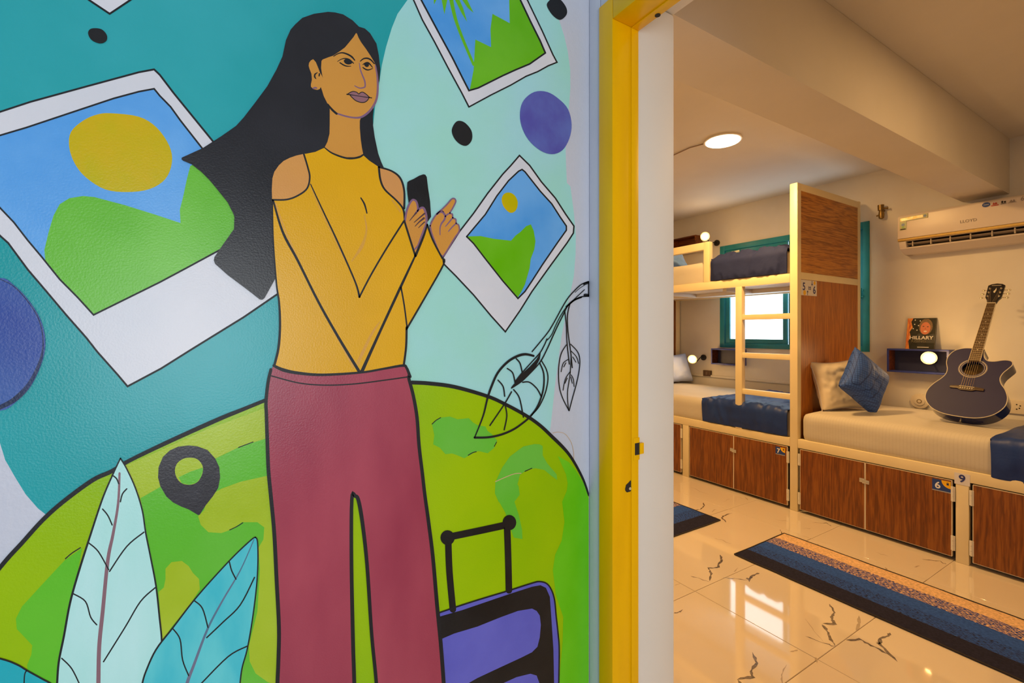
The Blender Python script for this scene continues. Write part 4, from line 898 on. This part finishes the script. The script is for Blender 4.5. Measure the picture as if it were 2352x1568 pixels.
shape('light_band', 'H', [(1210,480),(1290,435),(1400,395),(1565,358),(1600,700),(1625,1000),(1625,1580),(1560,1560),(1490,1510),(1455,1440),(1450,1350),(1500,1150),(1515,900),(1505,780),(1535,730),(1540,660),(1500,630),(1410,630),(1350,672),(1290,693),(1215,688),(1170,645),(1155,595),(1190,560)], lite, gb, sm=0)
shape('light_band', 'H', [(925,1035),(955,1010),(965,960),(965,900),(1000,862),(1060,855),(1100,885),(1125,925),(1160,960),(1165,1020),(1100,1120),(1000,1240),(945,1325)], lite, gb)
shape('globe_land', 'H', [(480,780),(380,850),(240,1000),(130,1120),(95,1190),(100,1250),(190,1345),(185,1400),(160,1460),(165,1500),(330,1640),(345,1400),(440,1000)], paint('bright_land_green', '#55b122', '#62b52c', 6), gb, label='bright green land behind the pale leaf')
shape('globe_land', 'G', [(360,755),(390,725),(440,700),(520,690),(590,715),(690,705),(730,745),(770,768),(840,780),(860,820),(900,850),(945,905),(920,970),(860,1020),(780,1000),(750,1008),(650,1065),(580,1035),(540,1022),(480,1028),(430,970),(370,940),(380,860)], land, gb, label='green island between woman and leaf branch')
gI = lambda x, y: ((560+x/2.8-900)*3.92, (1080+y/2.8-780)*3.92)
shape('globe_land', 'G', [(1355,955),(1325,940),(1280,938),(1180,960),(1060,1050),(990,1150),(930,1280),(925,1380),(960,1460),gI(1640,200),gI(1680,270),gI(1705,350),gI(1735,430),gI(1790,440),gI(1787,380),gI(1765,280),gI(1738,200),gI(1772,155),gI(1765,100),(1128,1300),(1150,1215),(1210,1170),(1290,1155),(1370,1170),(1430,1220),(1485,1260),(1480,1210),(1395,1110),(1355,1040)], land, gb, label='hook-shaped green land on the right of the globe')
shape('globe_land', 'G', [(1490,1045),(1590,1100),(1650,1170),(1730,1300),(1771,1430),gI(2217,300),gI(2217,1700),gI(2010,1700),gI(2025,1366),gI(2048,1100),gI(2052,940),gI(2005,800),gI(1985,640),gI(2000,540),gI(2042,450),gI(2060,330),gI(2045,200),gI(2075,130),(1580,1290),(1565,1210),(1525,1120)], paint('bright_strip_green', '#58b008', '#66bb1c', 6), gb, label='long green land along the right edge of the globe')
strokes('land_dash', [('G', [(360,758),(395,725),(437,700)], 2), ('G', [(685,1038),(725,1015),(757,1006)], 2), ('G', [(920,958),(940,920)], 1.8), ('G', [(1195,1183),(1257,1155)], 2),
 ('H', [(1390,195),(1430,180),(1475,163)], 2), ('H', [(1338,675),(1380,655),(1415,633)], 2), ('H', [(383,842),(420,810),(470,778)], 2.5)], ink, gb)
chm = paint('coral_chalk', '#c0a078', None)
strokes('chalk_line', [('G', [(930,1275),(1020,1235),(1100,1205),(1160,1200)], 1.8)], chm, gb); strokes('chalk_line', [('G', [(1445,838),(1500,830),(1560,850),(1610,920),(1632,1000),(1635,1070)], 1)], chm, gb)
strokes('outline', [('P', GL[1:14], [10, 10, 10, 9, 10, 8])], ink, gb); strokes('outline', [('P', GL[15:], [9, 9, 8, 8, 8, 6, 4])], ink, gb)
# map pin
pn = shape('map_pin', 'H', [(1155,588),(1100,555),(1060,540),(1010,515),(970,480),(935,420),(922,370),(925,310),(950,250),(990,212),(1040,190),(1100,183),(1150,188),(1210,210),(1255,260),(1278,310),(1283,370),(1272,430),(1240,480),(1200,530),(1165,585)], paint('charcoal_pin_paint', '#2c2b30', '#35343a', 30))
shape('pin_eye', 'H', [(1020,325),(1035,285),(1070,260),(1110,254),(1150,263),(1178,295),(1183,330),(1170,370),(1145,400),(1105,412),(1060,403),(1030,370)], lite, pn, sm=3)
shape('pin_eye', 'H', [(1042,368),(1110,335),(1182,312),(1183,330),(1170,370),(1145,400),(1105,412),(1060,403)], land, pn)
# leaves
pale = paint('pale_aqua_leaf', '#a2d6d2', '#b2dcdc', 5, (3, 3, .6)); aq = paint('aqua_leaf', '#37afc0', '#5cc0c8', 6, (3, 3, 1))
LP = [(703,258),(740,320),(790,430),(830,560),(850,690),(880,840),(910,1000),(930,1180),(943,1320),(935,1450),(860,1800),(330,1800),(335,1568),(345,1440),(375,1290),(410,1100),(460,920),(530,700),(600,490),(660,350)]
lp = shape('painted_leaf', 'H', LP, pale, label='tall pale aqua leaf at the lower left')
strokes('midrib', [('H', [(698,345),(690,520),(660,700),(630,850),(600,1150),(580,1350),(575,1568),(572,1760)], [5, 6, 8, 9, 9.5, 10.5])], paint('rosy_midrib', '#80606a', None), lp)
strokes('leaf_veins', [('H', v, 3.2) for v in ([(520,750),(575,800),(635,905)], [(840,687),(740,770),(640,915)], [(430,1045),(500,1090),(530,1180),(565,1225)], [(905,1010),(820,1090),(730,1240),(605,1440)], [(362,1420),(420,1480),(470,1580)], [(655,355),(680,375),(693,405)], [(740,435),(715,465),(703,510)], [(600,553),(630,590),(655,645)])], ink, lp)
strokes('outline', [('H', LP[:11], [3, 3.4, 4, 4]), ('H', LP[12:]+[LP[0]], [5, 5, 5, 4, 3])], ink, lp)
LT = [(1488,717),(1500,740),(1503,850),(1495,1000),(1470,1200),(1440,1370),(1410,1480),(1395,1600),(1370,1800),(780,1800),(830,1568),(850,1500),(910,1370),(1010,1240),(1150,1060),(1340,850),(1460,735)]
lt = shape('painted_leaf', 'H', LT, aq, label='slanting turquoise leaf in front of the pale leaf')
strokes('midrib', [('H', [(1480,730),(1400,910),(1300,1080),(1210,1250),(1130,1460),(1090,1568),(1040,1760)], [2, 3.5, 5, 7, 9])], paint('slate_midrib', '#4a7088', '#6a6880', 10), lt)
strokes('leaf_veins', [('H', v, 3.2) for v in ([(1337,860),(1350,910),(1375,960)], [(1483,950),(1400,1110),(1300,1210),(1205,1300)], [(1133,1085),(1180,1130),(1212,1240)], [(1010,1250),(1050,1310),(1065,1430),(1100,1520)], [(1440,1350),(1330,1410),(1170,1570)])], ink, lt)
strokes('outline', [('H', LT[:9], 3.2), ('H', LT[10:]+[LT[0]], [4, 4, 3, 3])], ink, lt)
ll = shape('painted_leaf', 'H', [(-800,1300),(-300,1350),(0,1420),(100,1455),(160,1490),(250,1540),(310,1575),(400,1660),(430,1800),(-800,1800)], paint('deep_turquoise_leaf', '#149cab', '#2ba6b4', 6), label='deep turquoise leaf in the bottom left corner')
strokes('outline', [('H', [(-800,1300),(-300,1350),(0,1420),(100,1455),(160,1490),(250,1540),(310,1575),(400,1660)], 4), ('H', [(157,1492),(145,1530),(142,1700)], 3)], ink, ll)
# suitcase
scp = paint('suitcase_violet', '#5556b4', '#5f60bc', 8); scb = paint('suitcase_black', '#151517', '#1e1e20', 12)
SO = [(1235,918),(1400,862),(1550,815),(1700,770),(1850,722),(1900,712),(1945,725),(1975,765),(1995,830),(2005,930),(2018,1050),(2025,1150),(2022,1366),(2015,1800),(1235,1800)]
su = shape('suitcase', 'I', SO, scp, label='violet and black wheeled suitcase beside the trousers')
shape('shell', 'I', [(1235,942),(1400,895),(1700,793),(1850,745),(1905,735),(1940,752),(1965,810),(1975,950),(1988,1150),(1992,1366),(1988,1800),(1235,1800)], scb, su)
shape('shell_panel', 'I', [(1240,1092),(1350,1045),(1500,1000),(1650,940),(1760,900),(1850,885),(1880,900),(1900,930),(1907,990),(1900,1070),(1885,1130),(1850,1165),(1780,1200),(1650,1260),(1500,1330),(1430,1370),(1240,1460)], scp, su)
shape('shell_panel', 'I', [(1600,1400),(1660,1366),(1750,1325),(1840,1303),(1880,1315),(1900,1370),(1910,1450),(1890,1560),(1700,1640),(1240,1800),(1240,1560)], scp, su)
strokes('telescopic_handle', [('I', [(1312,450),(1320,650),(1342,890)], 15), ('I', [(1690,350),(1697,550),(1702,768)], 15), ('I', [(1320,425),(1500,388),(1700,345)], 16)], scb, su)
shape('handle_knob', 'I', [(1308+46*math.cos(a), 430+48*math.sin(a)) for a in [2*math.pi*i/20 for i in range(20)]], scb, su)
shape('handle_knob', 'I', [(1705+44*math.cos(a), 333+49*math.sin(a)) for a in [2*math.pi*i/20 for i in range(20)]], scb, su)
strokes('outline', [('I', SO[:14], 3.4)], ink, su)
# leaf branch
br_ = strokes('leaf_branch', [('L', p, w) for p, w in (([(1195,30),(1130,55),(1060,120),(1000,190),(940,290),(880,400),(820,500),(740,600),(665,690)], 2.6), ([(1200,30),(1200,100),(1200,165)], 2.4), ([(1200,165),(1130,172),(1060,205),(1000,260),(960,340),(900,460),(850,570),(800,680),(740,790),(640,900),(560,975),(470,1035)], 2.8),
 ([(1160,105),(1080,180),(990,270),(930,360),(885,450),(850,530),(810,580)], 2), ([(806,570),(780,630),(740,700),(660,790),(570,890),(500,980)], 2.6), ([(1072,130),(1110,95),(1160,62)], 1.3), ([(1160,50),(1198,34)], 6), ([(1168,155),(1200,158)], 7), ([(990,265),(1060,205),(1130,175)], 4),
 ([(975,310),(990,450),(995,600),(1018,808)], 2.4), ([(1022,240),(1000,350),(1005,500),(1030,690),(1045,842)], 2.4))], ink, label='thin black ink outline of a twig with two leaves')
shape('leaf_stalk', 'L', [(748,690),(738,760),(700,830),(640,900),(570,970),(470,1038),(465,1030),(510,975),(560,905),(640,835),(705,765)], ink, br_)
strokes('outlined_leaf', [('L', [(678,730),(600,715),(520,735),(430,790),(340,890),(280,1020),(240,1140),(200,1300),(120,1503)], [5, 6, 5.5, 5, 5, 4, 2.5]), ('L', [(120,1503),(250,1500),(370,1475),(480,1430),(570,1370),(650,1300),(720,1200),(770,1050),(775,900),(738,800)], [5, 5, 4.5, 4, 3.5, 3]), ('L', [(750,770),(800,860),(815,950),(790,1080),(730,1210),(660,1290)], 2.6)]
 + [('L', v, 3) for v in ([(515,757),(550,800),(570,880)], [(430,850),(480,890),(502,972)], [(342,960),(390,1020),(405,1112)], [(575,980),(640,980),(710,1040),(750,1112)], [(490,1050),(545,1130),(582,1310)], [(470,1070),(400,1190),(265,1388)], [(410,1200),(425,1300),(400,1430)])], ink, br_)
strokes('outlined_leaf', [('L', [(990,625),(940,710),(917,840),(920,1000),(950,1120),(1015,1250)], 2.2), ('L', [(1015,1250),(1050,1120),(1095,950),(1117,800),(1100,700),(1030,620)], 2.2), ('L', [(1035,720),(1025,900),(1000,1080),(1010,1245)], 2)]
 + [('L', v, 1.8) for v in ([(1005,765),(960,800),(940,880)], [(985,795),(965,835)], [(1050,740),(1080,790)], [(1035,685),(1085,740),(1105,802)], [(1025,880),(980,950),(958,1055)], [(998,940),(975,990)], [(1035,910),(1055,950),(1062,1020)], [(1032,930),(1045,990)])], ink, br_)
# woman
hairm = paint('black_hair_paint', '#1e1e22', '#26262b', 7, rough=.3); skn = paint('golden_skin_paint', '#c08438', '#c68c3c', 4); skn2 = paint('golden_arm_paint', '#c48a50', '#ca9048', 5)
blo = paint('mustard_blouse_paint', '#cf9a00', '#d9a30c', 3.5); trs = paint('rosewood_trouser_paint', '#8c3246', '#a04454', 5, (1.6, 1.6, .7), ramp=(.3, .7)); lips = paint('plum_lip_paint', '#8a6068', None)
hx_ = [(985,235),(930,180),(850,130),(780,113),(720,108),(600,125),(500,160),(440,215),(400,260),(360,350),(345,420),(330,490),(280,600),(200,745),(100,880),(0,1010)]
hp = cv_('B', hx_)+cv_('A', [(1700,910),(1600,980),(1460,1070),(1310,1138),(1308,1150),(1320,1160),(1380,1185),(1450,1240),(1510,1300),(1560,1360),(1640,1460),(1680,1540)])+cv_('C', [(1688,150),(1685,240),(1600,360),(1545,440),(1540,465),(1550,490),(1640,570),(1800,690),(1870,745),(1888,748),(1905,735),(1985,590),(1990,500),(2100,50)])+cv_('D', [(300,90),(400,90),(505,80),(900,220)])+cv_('B', [(1250,1530),(1200,1445),(1175,1390),(1150,1320),(1120,1180),(1106,1080),(1105,1000),(1112,935),(1080,900),(1110,780),(1150,722),(1160,700),(1168,600),(1155,480),(1135,380),(1080,290),(1035,250)])
hr = shape('hair', None, [(x, y) for x, y in hp], hairm, label='long black hair sweeping left')
nk_ = shape('neck', 'B', [(735,900),(735,1060),(733,1150),(715,1220),(690,1270),(760,1320),(860,1352),(950,1352),(1022,1330),(1010,1270),(1000,1200),(992,1100),(992,1040),(1010,990),(900,900)], skn)
fc = shape('face', 'J', [(1170,-15),(1130,50),(1085,105),(1040,160),(980,230),(900,290),(780,370),(690,400),(600,435),(582,460),(575,580),(590,680),(608,748),(585,705),(560,670),(530,590),(510,540),(485,480),(440,430),(400,450),(370,490),(362,540),(375,590),(410,680),(418,780),(400,860),(402,900),(440,940),(510,955),(550,940),(570,905),(590,960),(620,1060),(680,1180),(740,1260),(840,1350),(950,1395),(1100,1430),(1220,1430),(1320,1400),(1420,1310),(1500,1180),(1540,1040),(1550,900),(1545,700),(1520,560),(1480,470),(1420,370),(1340,250),(1260,140),(1215,60),(1185,-15)], skn, label='golden brown face with ear, turned to the right')
strokes('jaw_outline', [('J', [(840,1355),(1000,1405),(1150,1430),(1270,1415),(1390,1330),(1480,1210),(1530,1080),(1545,900),(1535,720),(1505,540)], [3.5, 4, 5, 5, 4.5, 3])], mauve, fc)
strokes('nose', [('J', [(1228,495),(1245,600),(1280,700),(1320,800),(1328,890),(1300,915),(1230,922),(1150,885)], [1.5, 3, 3.5, 3.5, 3, 2])], mauve, fc)
strokes('hairline', [('J', [(690,1200),(760,1290),(840,1362)], [3, 5, 5])], ink, fc)
strokes('eyebrow', [('J', [(790,380),(860,337),(940,320),(1030,347),(1100,390),(1150,447)], [2, 2.4, 3, 3.8, 4, 2.5])], ink, fc)
strokes('eyebrow', [('J', [(1245,465),(1300,422),(1370,415),(1430,445),(1485,507)], [2, 3, 3.6, 3.4, 2.4])], ink, fc)
strokes('eye', [('J', [(855,470),(920,430),(990,418),(1060,440),(1130,500)], [1.2, 1.8, 2.5, 3.5, 2]), ('J', [(897,490),(960,530),(1020,550),(1085,550)], [2.6, 3, 2.4, 1.2])], ink, fc)
shape('iris', 'J', [(962,455),(1000,425),(1060,438),(1110,475),(1088,510),(1035,520),(985,500)], ink, fc, sm=3)
strokes('eye', [('J', [(1288,522),(1340,492),(1390,498),(1455,570)], [1.6, 3, 3.6, 1.6]), ('J', [(1290,572),(1340,605),(1390,612),(1458,588)], [2.4, 3, 2.6, 1.4])], ink, fc)
shape('iris', 'J', [(1310,510),(1350,492),(1390,512),(1388,550),(1355,565),(1322,545)], ink, fc, sm=3)
shape('lips', 'J', [(1025,1030),(1090,990),(1140,983),(1190,1000),(1215,1025),(1250,1000),(1290,995),(1340,1025),(1400,1080),(1370,1130),(1320,1165),(1250,1168),(1170,1140),(1110,1090),(1070,1045)], lips, fc)
strokes('lip_line', [('J', [(1025,1030),(1090,990),(1140,983),(1190,1000),(1218,1025),(1250,1000),(1290,995),(1340,1025),(1405,1085)], 1.9), ('J', [(1395,1085),(1370,1130),(1320,1165),(1250,1168),(1170,1140),(1110,1090),(1070,1045)], 1.9), ('J', [(1015,1030),(1150,1050),(1290,1072),(1440,1092)], [2.6, 1.6, 1.6, 2.2])], ink, fc)
strokes('ear_mark', [('J', [(512,660),(470,690),(466,735),(488,766)], [1.4, 3.5, 3.5, 1.4]), ('J', [(546,680),(540,716)], 3)], ink, fc)
strokes('ear_lobe', [('J', [(440,930),(470,918),(495,925)], 3.5)], mauve, fc)
bs = [(375,70),(450,55),(505,30),(560,70),(650,97),(720,92),(752,76),(790,110),(850,150),(860,220),(880,290),(940,345),(1005,410),(1012,485),(1080,705),(1155,515),(1200,620),(1250,730),(1255,765),(1200,860),(1120,1000),(1030,1165),(1020,1230),(1010,1395),(880,1425),(740,1445),(500,1460),(350,1450),(185,1405),(195,1380),(215,1290),(225,1150),(220,1000),(205,880),(190,700),(182,500),(178,350),(270,355),(340,330),(400,280),(415,220),(400,150)]
sh1 = shape('shoulder', 'D', [(178,356),(176,290),(180,220),(192,180),(220,140),(250,112),(290,92),(330,78),(385,66),(420,100),(430,280),(360,345),(270,362)], skn2, label='bare left shoulder')
sh2 = shape('shoulder', 'D', [(850,150),(930,175),(980,215),(1005,280),(1010,410),(1000,430),(900,360),(840,260)], skn2, label='bare right shoulder')
bz = shape('blouse', 'D', bs, blo, label='mustard yellow cold-shoulder blouse with folded arms')
strokes('faded_line', [('D', [(758,450),(772,550),(742,650),(680,742)], [2, 4, 8, 3]), ('D', [(935,360),(985,430)], 4), ('D', [(428,290),(500,460),(700,860)], 2.4), ('D', [(200,380),(270,570),(480,1020),(690,1410)], [5, 3, 2, 5]), ('D', [(715,1390),(800,1210),(860,1120)], [8, 6, 2])], paint('faded_ochre', '#c99240', '#c8962a', 20), bz)
strokes('outline', [('D', [(378,70),(402,150),(415,215),(398,285),(340,330),(270,355),(182,357)], 4), ('D', [(180,357),(185,600),(205,880),(222,1000),(228,1150),(218,1290),(192,1400)], [3, 3, 4, 5, 5.5, 5.5]),
 ('D', [(185,362),(245,560),(340,740),(470,1000),(600,1230),(728,1440)], [4, 6, 5.5, 6, 7]), ('D', [(420,258),(500,430),(590,620),(700,870),(728,968)], [2.4, 3.5, 4, 4, 5]), ('D', [(728,968),(800,830),(900,660),(1008,490)], 4), ('D', [(742,1440),(860,1180),(985,910),(1080,708)], [8, 6, 6, 4]),
 ('D', [(1010,490),(1045,600),(1080,708)], 4), ('D', [(1080,708),(1130,590),(1156,515)], [6, 4.5, 3.5]), ('D', [(1156,515),(1190,610),(1250,725)], 3.6), ('D', [(1250,725),(1257,765),(1130,990),(1025,1170)], [4, 4, 4.5]), ('D', [(1028,1160),(1010,1020),(990,908)], 3.6), ('D', [(1025,1160),(1022,1280),(1008,1392)], 5),
 ('D', [(850,150),(930,175),(985,220),(1010,300),(1010,410)], [4, 4, 4.5, 4.5, 5]), ('D', [(850,150),(860,230),(888,292),(960,360),(1003,415),(1014,485)], [5, 4.5, 4, 4, 5]), ('D', [(737,345),(760,385),(775,440)], [3, 4, 3]), ('D', [(508,28),(560,65),(650,95),(720,90),(750,74)], [2.4, 4, 4.5, 4])], ink, bz)
tl = cv_('D', [(190,1398),(250,1425),(350,1447),(500,1460),(740,1445),(880,1420),(1000,1398),(1025,1412),(1045,1470)])+cv_('G', [(148,345),(188,500),(222,700),(240,950),(270,1200)])+cv_('I', [(1160,150),(1182,310),(1212,550),(1238,850),(1262,1100),(1282,1366),(1300,1700)])
tin = cv_('I', [(865,1700),(850,1366),(820,1050),(790,600),(760,330),(735,190),(715,162),(692,185),(690,600),(700,1100),(708,1366),(712,1700)])
tle = cv_('I', [(200,1700),(215,1366),(222,1200),(225,1000),(210,700),(195,400),(175,180),(158,0)])+cv_('H', [(1557,150),(1552,0)])+cv_('C', [(1915,1480),(1930,1340),(1950,1250)])
tr_ = shape('trousers', None, tl+tin+tle, trs, label='wide rosewood red trousers')
strokes('outline', [('P', tl[8:], [7, 8, 8, 9, 9]), ('P', tin, [8, 8, 9, 8, 9, 9]), ('P', tle, [9, 9, 9, 8, 7])], ink, tr_)
strokes('waistband_line', [('D', [(188,1400),(250,1428),(350,1448),(500,1458),(740,1443),(880,1420),(1000,1400),(1025,1415),(1047,1470)], [6, 8, 7, 6, 5, 5, 6, 6, 7]), ('D', [(175,1465),(350,1510),(520,1523),(700,1515),(900,1490),(1040,1470)], 3)], ink, tr_)
ph = shape('phone', 'K', [(235,200),(262,178),(330,150),(420,98),(485,76),(515,82),(538,118),(560,300),(590,500),(606,740),(542,832),(400,760),(262,560),(240,400),(230,300)], scb, label='black phone held in the left hand')
h1 = shape('hand', 'K', [(190,800),(208,700),(240,590),(280,510),(330,470),(380,512),(402,590),(402,650),(440,600),(485,595),(520,650),(538,730),(538,830),(500,930),(440,1090),(400,1190),(370,1300),(352,1335),(270,1080)], skn, label='hand behind the phone')
strokes('hand_outline', [('K', [(198,800),(222,660),(262,550),(300,490),(330,474),(372,500),(395,570),(395,640),(360,690)], 4.4), ('K', [(395,650),(440,605),(485,602),(515,660),(532,740),(530,840),(500,930),(440,1090),(400,1190),(352,1245)], [4, 5, 5, 5, 3.5])], mauve, h1)
strokes('finger_line', [('K', [(375,675),(320,740),(270,802)], [4, 2.5, 1.4]), ('K', [(502,690),(430,750),(340,828)], [4, 3, 1.6]), ('K', [(492,762),(420,820),(355,888)], [5, 3, 1.6]), ('K', [(502,822),(455,865),(408,912)], [3, 2.4, 1.4])], paint('dark_plum_line', '#50383c', None), h1)
H2 = [(592,880),(630,790),(700,690),(780,620),(860,540),(925,465),(965,455),(988,480),(985,520),(940,610),(900,680),(938,700),(945,755),(990,780),(998,840),(1035,870),(1048,940),(1030,990),(980,1060),(900,1190),(840,1290),(785,1355),(730,1290),(660,1120),(610,980)]
h2 = shape('hand', 'K', H2, skn, label='pointing hand beside the phone')
strokes('hand_outline', [('K', H2+[H2[0]], 3.4), ('K', [(700,698),(745,665),(790,672),(822,720),(815,780),(765,850),(745,920),(745,1020)], [4, 5, 5, 4.5, 4, 3, 2]), ('K', [(900,680),(850,710),(830,735)], 3.4), ('K', [(945,752),(890,820),(830,890)], [3.4, 3, 2]), ('K', [(995,842),(930,905),(876,968)], [3.4, 3, 2]), ('K', [(780,645),(800,662)], 2.5)], mauve, h2)
strokes('cuff_line', [('D', [(1155,512),(1190,610),(1250,725)], 4), ('D', [(1010,488),(1045,600),(1080,710)], 4.4), ('D', [(1080,710),(1130,590),(1155,512)], [6, 5, 3.5])], ink, bz)
